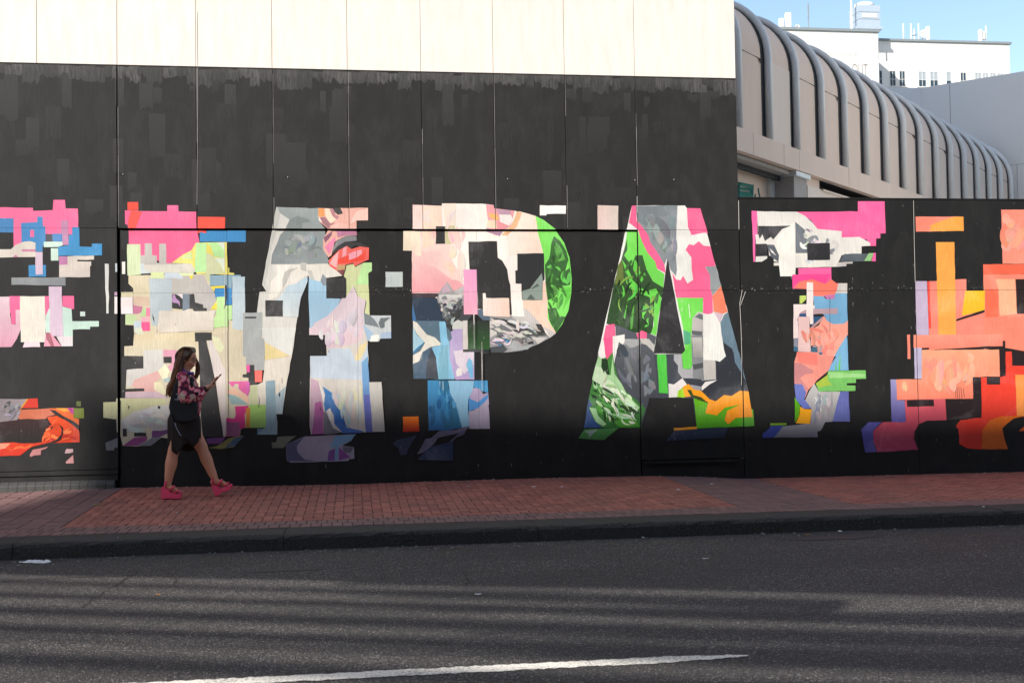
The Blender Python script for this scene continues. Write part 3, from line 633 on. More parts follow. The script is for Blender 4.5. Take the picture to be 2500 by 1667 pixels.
j 98c890 155,880 220,890 240,960 320,1040 290,1060 220,1020
j 98c890 370,880 450,930 570,960 540,980 420,960
j 2a4a80 150,800 185,860 150,880 200,1000 280,1075 105,1075
j 4a8a48 50,1175 110,1090 440,1075 300,1190 230,1190
j 8aa098 110,1110 240,1085 150,1175 150,1130
j 5c6168>44484e@v 430,245 500,290 560,320 640,270 700,280 770,350 810,680 820,740 720,790 560,760 500,700 430,600 405,440
j 7c8086>5a5e64@v 560,310 640,280 620,560 500,560 480,330
j 4a4e56 520,720 600,660 700,720 720,790 560,780
j b0b2b4 490,235 640,225 640,280 570,310 500,290
j c9c5be 640,222 720,225 778,290 768,352 700,285 650,260
j f4f0ea 242,385 300,220 315,400 270,410
j ff5f94 290,215 380,205 378,350 325,420 310,380
j f4f0ea 380,200 495,180 495,250 475,285 440,250 395,460 380,350
j 55cc4a 798,372 885,372 905,745 818,740
j b2b2b6 960,372 1035,372 1045,510 1120,515 1140,470 1240,430 1250,620 1170,640 1110,600 1040,600 1000,540 1000,480 960,430
j 8a8c90 1125,190 1238,190 1250,620 1140,600 1140,480 1130,430
j 70dc54 1035,372 1130,260 1135,480 1120,512 1048,510
j c4c0ba>9c9a98@v 1130,210 1230,210 1240,400 1150,400
j 505458 1140,470 1240,450 1245,500 1150,520
j 33363e 1430,255 1520,320 1545,450 1600,540 1655,640 1610,720 1510,770 1440,760 1360,820 1300,800 1220,720 1375,620 1362,440 1440,430
j 3c4048 1060,600 1220,610 1240,640 1220,700 1130,680
j a0a0a4 1110,660 1225,680 1215,720 1150,710
j cbc7c0 1240,430 1357,430 1362,612 1250,620
j f0eee8 1240,0 1350,0 1405,80 1420,200 1440,330 1458,390 1400,443 1357,430 1242,428
j f0ece8 1375,618 1300,660 1225,720 1225,680 1260,635
j ece6e4 908,650 960,660 1040,600 1085,660 1040,690 1010,760 990,780 912,785
j 6d8696 1405,60 1485,0 1600,420 1650,625 1545,450 1530,330 1430,250 1415,180
j 68b81c>4a9a18@v 1150,790 1290,840 1265,935 1370,955 1450,880 1600,850 1720,900 1730,1055 1180,1080
j fca812>f09010@v 1045,680 1100,655 1150,705 1220,720 1300,800 1360,820 1440,760 1510,770 1590,720 1675,725 1715,970 1550,980 1480,1040 1445,1000 1470,910 1600,850 1450,880 1370,955 1260,935 1290,830 1150,770 1060,780
j 9cd02a 990,780 1000,720 1045,690 1065,785
j 3a4a20 1085,710 1125,712 1145,760 1220,780 1285,835 1200,810 1120,770
j d89020 960,1075 1180,1062 1180,1085 960,1100
j 28344c 890,1190 960,1105 1200,1085 1480,1070 1440,1170 900,1200
i f0f0e8 1100,1068 1106,1068 1118,1200 1112,1200
i e8f0e0 1035,1025 1040,1025 1038,1050 1033,1050
i e8f0e0 1040,1105 1045,1108 1035,1140 1030,1138
@T
k ff6fae 138,175 190,178 195,400 175,410 172,662 155,663
k ff6aa6 570,185 1155,183 1155,85 1411,85 1421,390 1370,392 1370,438 1330,440 1328,512 1270,512 1240,450 1000,430 960,370 770,350 700,260
k e6e3dd 190,178 570,185 650,225 720,290 770,350 1000,370 1000,430 1170,425 1270,480 1275,510 1190,515 1190,585 1100,590 1000,600 950,710 900,712 560,720 555,800 412,802 405,665 350,660 350,500 180,495 175,405 200,400
k f3efe6 490,330 552,275 557,800 412,802 395,660 360,560 380,440
k 37373a 200,320 515,318 430,350 345,450 320,425 265,465 240,400 215,445 200,395
k 333235 178,493 283,490 285,605 178,605
k 5a6068 285,500 352,500 400,600 395,665 310,605
k ece4e4 310,535 340,560 375,605 325,570
k ece4e4 302,555 320,605 305,605
k e6e3dd 178,612 287,608 287,630 235,662 175,663
k e6e3dd 350,672 405,672 405,700 350,700
k 6b737a 555,280 650,360 640,430 720,470 780,440 770,480 670,485 670,580 560,580
k 333235 668,485 885,482 888,645 672,648
k 5c646c 1020,590 1190,585 1260,585 1220,658 980,660
k c9c4c0 960,670 1105,662 1105,680 1045,682 1045,705 945,712
k 9acb88 1215,655 1260,580 1305,580 1280,655
k ff6aac 1305,578 1326,578 1326,658 1285,658
k ff6aa8 560,725 900,717 905,865 965,868 960,930 530,920 527,805 585,800 585,725
k ff4f98 527,785 900,780 840,880 720,840 560,880 530,918
k fd7f6c 540,915 600,850 720,830 840,875 900,830 965,880 960,960 940,1000 725,990 725,925
k d8d2cc 965,868 1053,868 1053,965 940,965 955,930
k 7db4da 725,990 820,992 850,1020 930,1015 935,965 1050,965 1058,1230 1020,1255 920,1260 860,1230 830,1170 740,1110
k cc80b4 830,985 930,975 930,1018 860,1022
k c8e070 597,988 660,985 660,1020 620,1060 597,1062
k f8e6e2 538,1070 660,1068 740,1080 740,1110 600,1150 580,1200 585,1390 538,1398
k bfa0a8 740,1110 962,1108 960,1160 780,1160 700,1170 600,1280 570,1220 600,1150 660,1118
k 355a84 595,1160 660,1157 660,1187 595,1187
k 355a84 728,1185 820,1190 800,1225 728,1265 700,1280 705,1262 728,1258
k fca894 705,1310 780,1270 830,1180 860,1230 920,1260 1020,1255 1058,1225 1058,1360 1000,1450 930,1568 565,1568 570,1525 770,1530 765,1440 705,1470
k c8a0a0 705,1310 820,1215 825,1180 700,1290
k c0a0a0 765,1380 820,1350 820,1530 775,1530
k ff8c80 820,1425 860,1440 875,1490 830,1545
k 8c90a0 540,1395 585,1390 583,1480 540,1470
k 44708a 540,1470 585,1480 583,1522 540,1520
k 44708a 705,1485 765,1495 765,1530 705,1525
k 44708a 778,1530 830,1530 805,1555 778,1555
k 8c90a0 745,1440 765,1490 715,1480
k 7db4da 1050,1360 1060,1568 925,1568
k fbeae4 665,858 725,860 728,1258 695,1260 690,1190 660,1185
k f3cdc8 585,1190 690,1190 703,1525 582,1522
l 7db4da 1050,185 1065,525 870,528
l fca090 545,445 575,350 930,390 870,530 760,620 740,650 680,710 645,795 650,700 545,650
l fd8678 568,350 765,360 768,475 690,472 575,445
l d08c8c 545,450 610,455 730,530 720,555 650,560 600,600 680,700 660,740 545,650
l 7cc868 870,530 1228,525 1232,605 1135,608 1135,645 1048,648 1048,668 1130,670 1130,720 780,728 750,650 860,570
l b0c84c 750,650 865,565 870,630 910,660 780,690
l a0d88c 870,540 1225,560 1225,590 880,600
l 6ad048 935,520 945,440 950,520
l 6ad048 965,525 985,350 985,520
l c4c2c0>80808c@v 735,650 780,728 985,728 960,830 910,1015 840,1020 800,1100 765,1110 770,1165 350,1168 430,1060 700,1030 710,895 640,830 690,720
l 6a78c4 545,655 620,660 660,740 640,800 710,890 630,890 560,800
l 6a72b8 985,728 1065,725 1077,1015 910,1015 950,850
l 5fb01c 548,780 600,860 590,960 550,1025
l fcb010 600,870 640,895 712,897 695,1035 560,1030 595,950
l 7aa428 315,1030 470,1028 470,1048 315,1052
l 3a4a9a 310,1055 440,1052 350,1168 240,1172 240,1130 310,1080
k 4a5a66 884,1000 888,1000 888,1500 884,1500
k 6a4a48 914,1420 919,1422 917,1500 912,1500
l 5a5a5a 903,730 906,730 908,860 904,860
@H
m fd9078 530,232 990,232 993,368 535,375
m fcac4c 680,310 900,232 990,232 993,368 670,372
m fe9880 1350,165 1600,158 1600,685 1365,682
m c6b6cf 525,848 640,848 657,1362 537,1362
m fd8e7c 665,848 1017,828 1017,940 1195,940 1192,1150 1350,1200 1360,1470 1160,1470 590,1500 512,1482 512,1365 660,1362
m fa4f40 643,850 665,850 680,1297 657,1305
m fd9078 1180,785 1600,780 1600,1520 1350,1480 1190,1500 1180,1000
m ff6e50 1178,687 1600,683 1600,780 1180,785
m fdac50 725,475 903,475 918,1362 750,1362
m feb890 1295,828 1483,828 1500,1160 1340,1180 1325,925
m 2e2020 1487,830 1600,828 1600,1160 1502,1160
m ff7455 1197,925 1320,925 1325,1185 1290,1190 1200,1190
m fcc62e 1005,940 1170,940 1195,935 1192,1125 975,1180
m 3a2426 920,1212 1192,1122 1192,1145 920,1232
n fe8f78 450,185 478,182 482,415 455,415
n fea088>fd8a74@v 512,185 1365,180 1365,300 1157,300 660,330 512,308
n c2bad8 517,308 590,310 595,605 523,605
n feac86>fb8a70@v 592,330 1330,325 1338,585 1078,588 1082,795 815,797 705,800 350,808 345,612 592,610
n a09cca>5a54a0@v 290,612 345,612 352,808 425,812 438,1020 300,1020
n e0606a>b03860@v 427,812 445,805 705,800 815,797 827,1000 640,1005 560,1040 520,1110 515,1180 555,1283 165,1305 125,1200 120,1110 215,1020 438,1018
n 2c2022 445,808 705,805 708,868 450,873
n f84c38>e03424@v 1155,592 1340,590 1393,575 1393,345 1600,340 1600,960 1350,965 1240,1000 1200,1060 1165,1280 1030,1270 950,1230 940,1090 918,1055 960,1000 1160,975
n 2c2022 1365,242 1388,242 1393,575 1338,575 1330,322 1157,318 1157,297 1365,293
n 2c2022 592,310 660,308 660,326 592,326
n 2c2022 1075,590 1155,590 1160,975 830,1000 815,800 1082,795
n 2c2022 1212,590 1340,590 1340,660 1212,660
n 2c2022 1450,345 1600,342 1600,480 1455,480
n fc9a4c 1485,568 1600,565 1600,960 1500,960
n e8701c 1165,1275 1170,1100 1240,1000 1350,965 1600,960 1470,985 1400,1040 1360,1080 1380,1180 1415,1278
n 5a58a8 10,1090 80,1020 205,1018 125,1100 125,1200 160,1305 48,1310
n f06a28 1520,1105 1600,1030 1600,1105
n 4a2c28 912,700 916,700 918,792 914,792
n 4a2c28 926,690 930,690 936,792 931,792
n 4a2c28 944,684 947,684 955,794 950,794
n 4a2c28 962,688 966,688 978,790 972,790
n 4a2c28 984,694 988,694 1000,780 995,782
n 3a2422 998,640 1010,610 1035,590 1075,588 1075,594 1038,596 1016,614 1004,642
n 3a2422 1035,600 1042,600 1046,628 1040,628
m e8907c 1296,1190 1303,1190 1302,1250 1297,1250
"""
# ---------------------------------------------------------------- ground
KB, KF, RZ = -3.557, -4.05, -0.15          # kerb back edge, kerb front edge, road level
BASE = [(-9, .14), (-4.41, .11), (-3.0, .125), (-.22, .089), (2.07, .101), (3.94, .089), (4.6, .060), (5.28, .014), (6.96, .008), (9.41, .001), (40, -.08)]
def base_z(x):
    if x <= BASE[0][0]: return BASE[0][1]
    for (a, za), (b, zb) in zip(BASE, BASE[1:]):
        if x <= b: return za+(zb-za)*(x-a)/(b-a)
    return BASE[-1][1]
def walk_z(x, y):                           # pavement rises from the kerb to the wall
    t = max(0, min(1, (y-KB)/(-KB))); return base_z(x)*t
tag(MB().add([(-600,-600,-.19),(600,-600,-.19),(600,900,-.19),(-600,900,-.19)], [(0,1,2,3)]).build('ground', M['ground']), kind='structure')
tag(MB().add([(-140,-17.5,RZ),(140,-17.5,RZ),(140,KF,RZ),(-140,KF,RZ)], [(0,1,2,3)]).build('road', M['asphalt']), kind='structure')
road = bpy.data.objects['road']
# painted lane line, slightly ragged edges, worn away at its right end
m = MB(); vs0 = []; x = -4.0
ya, yb = on_z(1000, 1633, RZ).y, on_z(1000, 1651, RZ).y
yc = (ya+yb)/2; xs = []
while x < 2.22: xs.append(x); x += .03
top = []; bot = []
for x in xs:
    k = max(0, min(1, (2.22-x)/.5))
    hw = .062*k**.6+.004
    top.append((x, yc+hw+random.uniform(-.012, .012), RZ+.004)); bot.append((x, yc-hw+random.uniform(-.012, .012), RZ+.004))
n = len(xs); m.add(top+bot, [(i, i+1, n+i+1, n+i) for i in range(n-1)])
tag(m.build('lane_line', M['line'], road))
def strip(pts, w, name, mat, parent, z=RZ+.005):
    m = MB(); p = [Vector((a.x, a.y, z)) for a in pts]; q = [p[0]]
    for a, b in zip(p, p[1:]):
        k = max(2, int((b-a).length/.05))
        for i in range(1, k+1): q.append(a.lerp(b, i/k)+Vector((random.uniform(-.012, .012), random.uniform(-.012, .012), 0)))
    L = []; R_ = []
    for i, c in enumerate(q):
        t = (q[min(i+1, len(q)-1)]-q[max(i-1, 0)]).normalized(); s = Vector((-t.y, t.x, 0))*w*random.uniform(.35, 1)*.5
        L.append(c+s); R_.append(c-s)
    n = len(q); m.add(L+R_, [(i, i+1, n+i+1, n+i) for i in range(n-1)])
    return m.build(name, mat, parent)
for pts, w in (([(345,1392),(262,1440),(197,1485)], .014), ([(0,1420),(110,1412),(330,1404)], .02), ([(1128,1398),(1145,1418),(1138,1428)], .016), ([(425,1424),(435,1410)], .02), ([(1130,1398),(1500,1392)], .012)):
    strip([on_z(*p, RZ) for p in pts], w, 'crack', M['crack'], road)

tag(MB().add([(XW,.3,-.17) for XW in ()] + [(-30,.3,-.17),(60,.3,-.17),(60,58,-.17),(-30,58,-.17)], [(0,1,2,3)]).build('bounce_ground', M['bounce_ground']), kind='structure')  # unseen pale ground added to bounce light up at the vault
# kerb: stones butted end to end
kerb = bpy.data.objects.new('kerb', None); C.objects.link(kerb); tag(kerb, kind='structure')
x = -8.0; 
while x < 13:
    L = 2.44; m = MB()
    seg = 24; r = .03
    prof = [(KB-.004, RZ-.1), (KF-.03, RZ-.1), (KF-.012, -.04), (KF+.006, -.014), (KF+.035, -.003), (KB-.004, -.004)]
    rows = []
    for i in range(seg+1):
        xx = x+.003+(L-.006)*i/seg
        rows.append([(xx, y+(random.uniform(-.008, .008) if 1 < j < 4 else 0), z+(random.uniform(-.005, .004) if 1 < j < 5 else 0)) for j, (y, z) in enumerate(prof)])
    n = len(prof); vs_ = [p for r_ in rows for p in r_]
    fs = [(i*n+j, (i+1)*n+j, (i+1)*n+(j+1) % n, i*n+(j+1) % n) for i in range(seg) for j in range(n)]
    fs += [tuple(range(n)), tuple(seg*n+j for j in range(n))[::-1]]
    m.add(vs_, fs).build('kerb_stone', M['kerb'], kerb); x += L

# pavement bed and bricks
m = MB(); xs = [-8+.35*i for i in range(61)]; n = len(xs); rows = []
for y in [KB, KB*.66, KB*.33, 0.35]:
    rows += [(x, y, walk_z(x, y)-.007) for x in xs]
m.add(rows, [(j*n+i, j*n+i+1, (j+1)*n+i+1, (j+1)*n+i) for j in range(3) for i in range(n-1)])
walk = tag(m.build('pavement', M['sand']), kind='structure')
U = .1035; J = .008
def clip_poly(poly, rect):
    x0, x1, y0, y1 = rect
    for ax, lim, sg in ((0, x0, 1), (0, x1, -1), (1, y0, 1), (1, y1, -1)):
        out = []
        for a, b in zip(poly, poly[1:]+poly[:1]):
            da, db = sg*(a[ax]-lim), sg*(b[ax]-lim)
            if da >= 0: out.append(a)
            if (da > 0) != (db > 0) and da != db:
                t = da/(da-db); out.append((a[0]+(b[0]-a[0])*t, a[1]+(b[1]-a[1])*t))
        poly = out
        if len(poly) < 3: return []
    return poly
def area(p): return abs(sum(a[0]*b[1]-b[0]*a[1] for a, b in zip(p, p[1:]+p[:1])))/2
def rect_at(cx, cy, lx, ly, ang=0, piv=(0, 0)):
    c, s = math.cos(ang), math.sin(ang)
    pts = [(-lx/2, -ly/2), (lx/2, -ly/2), (lx/2, ly/2), (-lx/2, ly/2)]
    pts = [(cx+a, cy+b) for a, b in pts]
    return [(piv[0]+a*c-b*s, piv[1]+a*s+b*c) for a, b in pts]
bricks = []                                  # (polygon, kind, centre, size, angle)
BX0, BX1, BX2, BX3, BX4 = -8.0, -2.93, 4.12, 5.42, 12.5
YB = KB+.43                                  # top of the two border rows along the kerb
x = BX0; i = 0
while x < BX4:
    for r in range(2):
        cx = x+U/2+(U/2 if r else 0); cy = KB+.006+.107+r*.213
        bricks.append((rect_at(cx, cy, U-J, .213-J), 'plum', (cx, cy), (U-J, .213-J), 0))
    x += U
def fit(poly, rect, kind, c, s, ang):
    q = clip_poly(poly, rect)
    if q and area(q) > .0012:
        full = abs(area(q)-area(poly)) < 1e-6
        bricks.append((q, kind, c if full else None, s, ang))
rowh = .1035
for (xa, xb) in ((BX0, BX1), (BX2, BX3)):    # plum bands, stacked in line
    cols = max(1, round((xb-xa)/.2085)); cw = (xb-xa)/cols; y = YB
    while y < -.003:
        for k in range(cols):
            cx, cy = xa+cw*(k+.5), y+rowh/2
            fit(rect_at(cx, cy, cw-J, rowh-J), (xa, xb, YB, .0), 'plum', (cx, cy), (cw-J, rowh-J), 0)
        y += rowh
def herring(xa, xb, ang, kind):
    rect = (xa+J/2, xb-J/2, YB, -.003); piv = ((xa+xb)/2, (YB)/2); R_ = int((xb-xa)/U)+30
    for n_ in range(-R_, R_):
        for m_ in range(-R_//3, R_//3):
            for hv in (0, 1):
                if hv == 0: cx, cy, lx, ly = (n_+4*m_+1)*U, (n_+.5)*U, 2*U-J, U-J
                else: cx, cy, lx, ly = (n_+4*m_+2.5)*U, n_*U, U-J, 2*U-J
                px = piv[0]+cx*math.cos(ang)-cy*math.sin(ang); py = piv[1]+cx*math.sin(ang)+cy*math.cos(ang)
                if xa-.2 < px < xb+.2 and YB-.2 < py < .2:
                    fit(rect_at(cx, cy, lx, ly, ang, piv), rect, kind, (px, py), (lx, ly), ang)
herring(BX1, BX2, 0, 'red'); herring(BX3, BX4, math.radians(45), 'red')
def px_of(p):
    d = Vector(p)-CAM; w_ = d.dot(CF); return 1250+F*d.dot(CR)/w_, 833.5-F*d.dot(CU)/w_, w_
cand = []
for i, b in enumerate(bricks):
    if b[2]:
        x_, y_, w_ = px_of((b[2][0], b[2][1], 0))
        if 5 < x_ < 2495: cand.append((w_, i))
cand.sort(); single = set(i for _, i in cand[:300])
bm_cache = {}
def brick_mesh(lx, ly, kind):
    k = (round(lx, 4), round(ly, 4), kind)
    if k not in bm_cache:
        x, y, c = lx/2, ly/2, .003
        v = [(-x,-y,-.04),(x,-y,-.04),(x,y,-.04),(-x,y,-.04),(-x,-y,-c),(x,-y,-c),(x,y,-c),(-x,y,-c),(-x+c,-y+c,0),(x-c,-y+c,0),(x-c,y-c,0),(-x+c,y-c,0)]
        f = [(0,1,5,4),(1,2,6,5),(2,3,7,6),(3,0,4,7),(4,5,9,8),(5,6,10,9),(6,7,11,10),(7,4,8,11),(8,9,10,11)]
        me = bpy.data.meshes.new('brick'); me.from_pydata(v, [], f); me.materials.append(M['brick_'+kind]); bm_cache[k] = me
    return bm_cache[k]
stuff = {'red': MB(), 'plum': MB()}; tints = {'red': [], 'plum': []}
for i, (poly, kind, c, s, ang) in enumerate(bricks):
    dz = random.uniform(-.0025, .0015)
    if i in single:
        o = bpy.data.objects.new('brick', brick_mesh(s[0], s[1], kind)); C.objects.link(o); o.parent = walk
        slope = base_z(c[0])/(-KB)
        o.location = (c[0], c[1], walk_z(*c)+dz); o.rotation_euler = (slope+random.uniform(-.006, .006), random.uniform(-.008, .008), ang)
    else:
        mb = stuff[kind]; n = len(poly)
        if area(poly) <= 0: continue
        gx = sum(p[0] for p in poly)/n; gy = sum(p[1] for p in poly)/n
        tx, ty = random.uniform(-.01, .01), random.uniform(-.01, .01)
        Z = lambda p: walk_z(p[0], p[1])+dz+tx*(p[0]-gx)+ty*(p[1]-gy)
        topv = [(p[0]+(gx-p[0])*.035, p[1]+(gy-p[1])*.035, Z(p)) for p in poly]
        midv = [(p[0], p[1], Z(p)-.003) for p in poly]; low = [(p[0], p[1], Z(p)-.03) for p in poly]
        fs = [tuple(range(n))]+[(k, (k+1) % n, n+(k+1) % n, n+k)[::-1] for k in range(n)]+[(n+k, n+(k+1) % n, 2*n+(k+1) % n, 2*n+k)[::-1] for k in range(n)]
        if sum(a[0]*b[1]-b[0]*a[1] for a, b in zip(poly, poly[1:]+poly[:1])) < 0: fs = [f[::-1] for f in fs]
        b0 = len(mb.v); mb.add(topv+midv+low, fs); tints[kind] += [random.random()]*len(fs)
for kind, mb in stuff.items():
    me = bpy.data.meshes.new('paving_bricks'); me.from_pydata(mb.v, [], mb.f)
    at = me.color_attributes.new('tint', 'FLOAT_COLOR', 'CORNER')
    buf = []
    for p, tv in zip(me.polygons, tints[kind]): buf += [tv, tv, tv, 1]*p.loop_total
    at.data.foreach_set('color', buf)
    o = link('paving_bricks', me, M['bricks_'+kind], walk); o['kind'] = 'stuff'
    o['label'] = 'weathered red herringbone paving bricks' if kind == 'red' else 'darker plum coloured paving bricks in bands'


def blot(x, y, rx, ry, name, mat, seed, z=RZ+.0035):
    rnd = random.Random(seed); n = 40; ph = [rnd.uniform(0, 6.28) for _ in range(4)]; v = [(x, y, z)]
    for i in range(n):
        a = 2*math.pi*i/n; k = 1+.16*math.sin(2*a+ph[0])+.12*math.sin(3*a+ph[1])+.07*math.sin(7*a+ph[2])+rnd.uniform(-.05, .05)
        v.append((x+rx*k*math.cos(a), y+ry*k*math.sin(a), z))
    return MB().add(v, [(0, 1+i, 1+(i+1) % n) for i in range(n)]).build(name, mat, road)
q = on_z(2040, 1312, RZ); blot(q.x, q.y, .42, .14, 'oil_stain', M['oil'], 1)
q = on_z(700, 1392, RZ); blot(q.x, q.y, .25, .06, 'oil_stain', M['oil'], 3)
rnd = random.Random(9)
for i in range(46):                          # trodden gum and dark spots on the bricks
    x, y = rnd.uniform(-4.2, 9), rnd.uniform(-3.4, -.15); r = rnd.uniform(.010, .022); z = walk_z(x, y)+.0032
    n = 9; v = [(x+r*(1+.25*rnd.uniform(-1, 1))*math.cos(2*math.pi*k/n), y+r*math.sin(2*math.pi*k/n), z+base_z(x)/3.557*r*math.sin(2*math.pi*k/n)) for k in range(n)]
    MB().add(v, [tuple(range(n))]).build('gum_spot', M['oil'] if i % 3 else M['lit_edge_gum'], walk)

# ---------------------------------------------------------------- mural building
XE = 5.284; ZJ = 5.533; ZL = 3.426; ZB = 2.60; TOPZ = 27.0
SEAM = [-2.976, -1.99, -1.02, -.045, .925, 1.898, 2.871, 3.848, XE]
bld = empty('mural_building', 'tall white panelled building with its lower wall painted black behind the walking woman', 'building')
MB().box((-30, .115, -.2), (XE-.02, 20, TOPZ)).build('wall_core', M['sidewhite'], bld)
MB().box((-12, .095, -.2), (XE-.025, .11, 9.3)).build('backing_sheet', M['gap'], bld)
PAN = []                                     # (x0, x1, z0, z1, front y, owner)
def panel(x0, x1, z0, z1, y, mat, parent, thick=.07, name='wall_panel', bv=.004):
    o = MB().box((x0, y, z0), (x1, y+thick, z1)).build(name, mat, parent); bevel(o, bv)
    PAN.append((x0, x1, z0, z1, y, parent)); return o
XS = [-6.9, -5.93, -4.95, -3.963]+SEAM
xs_top = [-11.8, -9.8, -7.85, -5.9, -3.963]+SEAM
g = .003
for a, b in zip(xs_top, xs_top[1:]):         # white row(s)
    for z0, z1 in ((ZJ+.004, 9.2), (9.21, 14.0), (14.01, 20.0), (20.01, TOPZ-.3)):
        panel(a+g, b-g, z0, z1, 0, M['white'], bld)
MB().box((-30, -.02, TOPZ-.29), (XE+.02, 20.02, TOPZ)).build('coping', M['white'], bld)
MB().box((-11.8, .03, ZJ-.006), (XE, .09, ZJ+.003)).build('joint_strip', M['concrete'], bld)
for s_ in xs_top[1:-1]: MB().box((s_-.0028, .0025, ZJ+.004), (s_+.0028, .06, 9.2)).build('joint_filler', M['filler'], bld)
for s_ in SEAM[:-1]:                         # pale strip painted as the sunlit arris on the right-hand panel of each seam
    z = ZL+.03; m = MB()
    while z < ZJ-.1:
        L = random.uniform(.15, .5); k = random.uniform(.35, 1)
        if random.random() < .88: m.box((s_+g+.0015, -.0012, z), (s_+g+.0015+.0055*k, .02, min(ZJ-.02, z+L)))
        z += L
    m.build('lit_edge', M['lit_edge_gum'], bld)['kind'] = 'stuff'
wide = [-7.4, SEAM[0]]                       # left bay has a broad panel
for a, b in zip(wide, wide[1:]):
    panel(a, b-.012, ZL+.0055, ZJ-.006, 0, M['black'], bld); panel(a, b-.012, .36, ZL+.004, 0, M['black'], bld)
MB().box((-7.4, .0, .30), (SEAM[0]-.012, .09, .355)).build('drip_edge', M['black'], bld)
for a, b in zip(SEAM, SEAM[1:]):
    z0 = ZL+.006
    panel(a+g, b-g, z0, ZJ-.006, 0, M['black'], bld)
# boards set back under the ledge
RB = .035
bx = [SEAM[0]+.012, -1.62, .05, 1.64, 3.50, 3.842]
for a, b in zip(bx, bx[1:]):
    panel(a+.0007, b-.0007, ZB+.0006, ZL-.014, RB, M['blackboard'], bld, .05, 'plywood_board', .002)
    panel(a+.0007, b-.0007, -.1, ZB-.0006, RB, M['blackboard'], bld, .05, 'plywood_board', .002)
# plain stretch between the boards and the corner
panel(3.848+g, XE-g, ZB+.001, ZL+.003, 0, M['blackboard'], bld)
panel(3.848+g, XE-g, .30, ZB-.002, 0, M['blackboard'], bld)
MB().box((3.87, -.03, .25), (XE-.1, .06, .29)).build('base_sill', M['blackboard'], bld)
MB().box((3.86, .02, -.2), (XE+.004, .094, .29)).build('base_panel', M['blackboard'], bld)
# tiled sill at the foot of the left bay
MB().box((-7.4, .02, .22), (SEAM[0]-.02, .09, .30)).build('base_panel', M['black'], bld)
x = -7.3
while x < SEAM[0]-.1:
    m = MB(); w_ = random.uniform(.10, .114); z0 = base_z(x)-.05
    m.prism([(x+.0015, .06, z0), (x+.0015, -.045, z0), (x+.0015, -.045, .175), (x+.0015, -.032, .19), (x+.0015, .03, .232), (x+.0015, .06, .235)], (w_-.003, 0, 0))
    bevel(m.build('sill_tile', M['tile'], bld), .002); x += w_

# ---------------------------------------------------------------- hoarding to the right of the building
fen = empty('hoarding', 'lower black plywood hoarding with the pink and orange painted letters, right of the building corner', 'fence')
FT = 3.869; FX = [XE+.008, 7.842, 10.4, 13.0, 15.6]
for a, b in zip(FX, FX[1:]):
    panel(a+.004, b-.004, ZB-.012, FT, .004, M['blackboard'], fen, .05, 'hoarding_board', .002)
    panel(a+.004, b-.004, -.15, ZB-.015, .004, M['blackboard'], fen, .05, 'hoarding_board', .002)
    for xx in (a+.1, (a+b)/2, b-.1): MB().box((xx-.04, .06, -.15), (xx+.04, .15, FT-.05)).build('stud', M['concrete'], fen)
MB().box((FX[0], -.004, FT+.002), (FX[-1], .07, FT+.02)).build('top_rail', M['blackboard'], fen)

# ---------------------------------------------------------------- painted letters, laid on whichever board they cross
REG = dict(a=(0,450), b=(0,800), c=(250,470), d=(250,800), e=(600,470), f=(600,800), g=(950,470), h=(950,770), i=(1400,470), j=(1400,770), k=(1800,470), l=(1800,770), m=(2100,470), n=(2100,770))
def clip_rect3(tri, rect):                   # tri: list of (x, z, colour)
    x0, x1, z0, z1 = rect
    for ax, lim, sg in ((0, x0, 1), (0, x1, -1), (1, z0, 1), (1, z1, -1)):
        out = []
        for a, b in zip(tri, tri[1:]+tri[:1]):
            da, db = sg*(a[ax]-lim), sg*(b[ax]-lim)
            if da >= 0: out.append(a)
            if (da > 0) != (db > 0) and da != db:
                t = da/(da-db)
                out.append((a[0]+(b[0]-a[0])*t, a[1]+(b[1]-a[1])*t, tuple(p+(q-p)*t for p, q in zip(a[2], b[2]))))
        tri = out
        if len(tri) < 3: return []
    return tri
def albedo(h): return tuple(min(.80, max(.009, c*.75)) for c in lin(h))
def roughen(pts):                            # hand-cut edges: long straight runs get a slight wobble
    out = []
    for a, b in zip(pts, pts[1:]+pts[:1]):
        out.append(a); L = math.hypot(b[0]-a[0], b[1]-a[1]); k = int(L/.10)
        for i in range(1, k):
            t = i/k; out.append((a[0]+(b[0]-a[0])*t+random.gauss(0, .0022), a[1]+(b[1]-a[1])*t+random.gauss(0, .0022)))
    return out
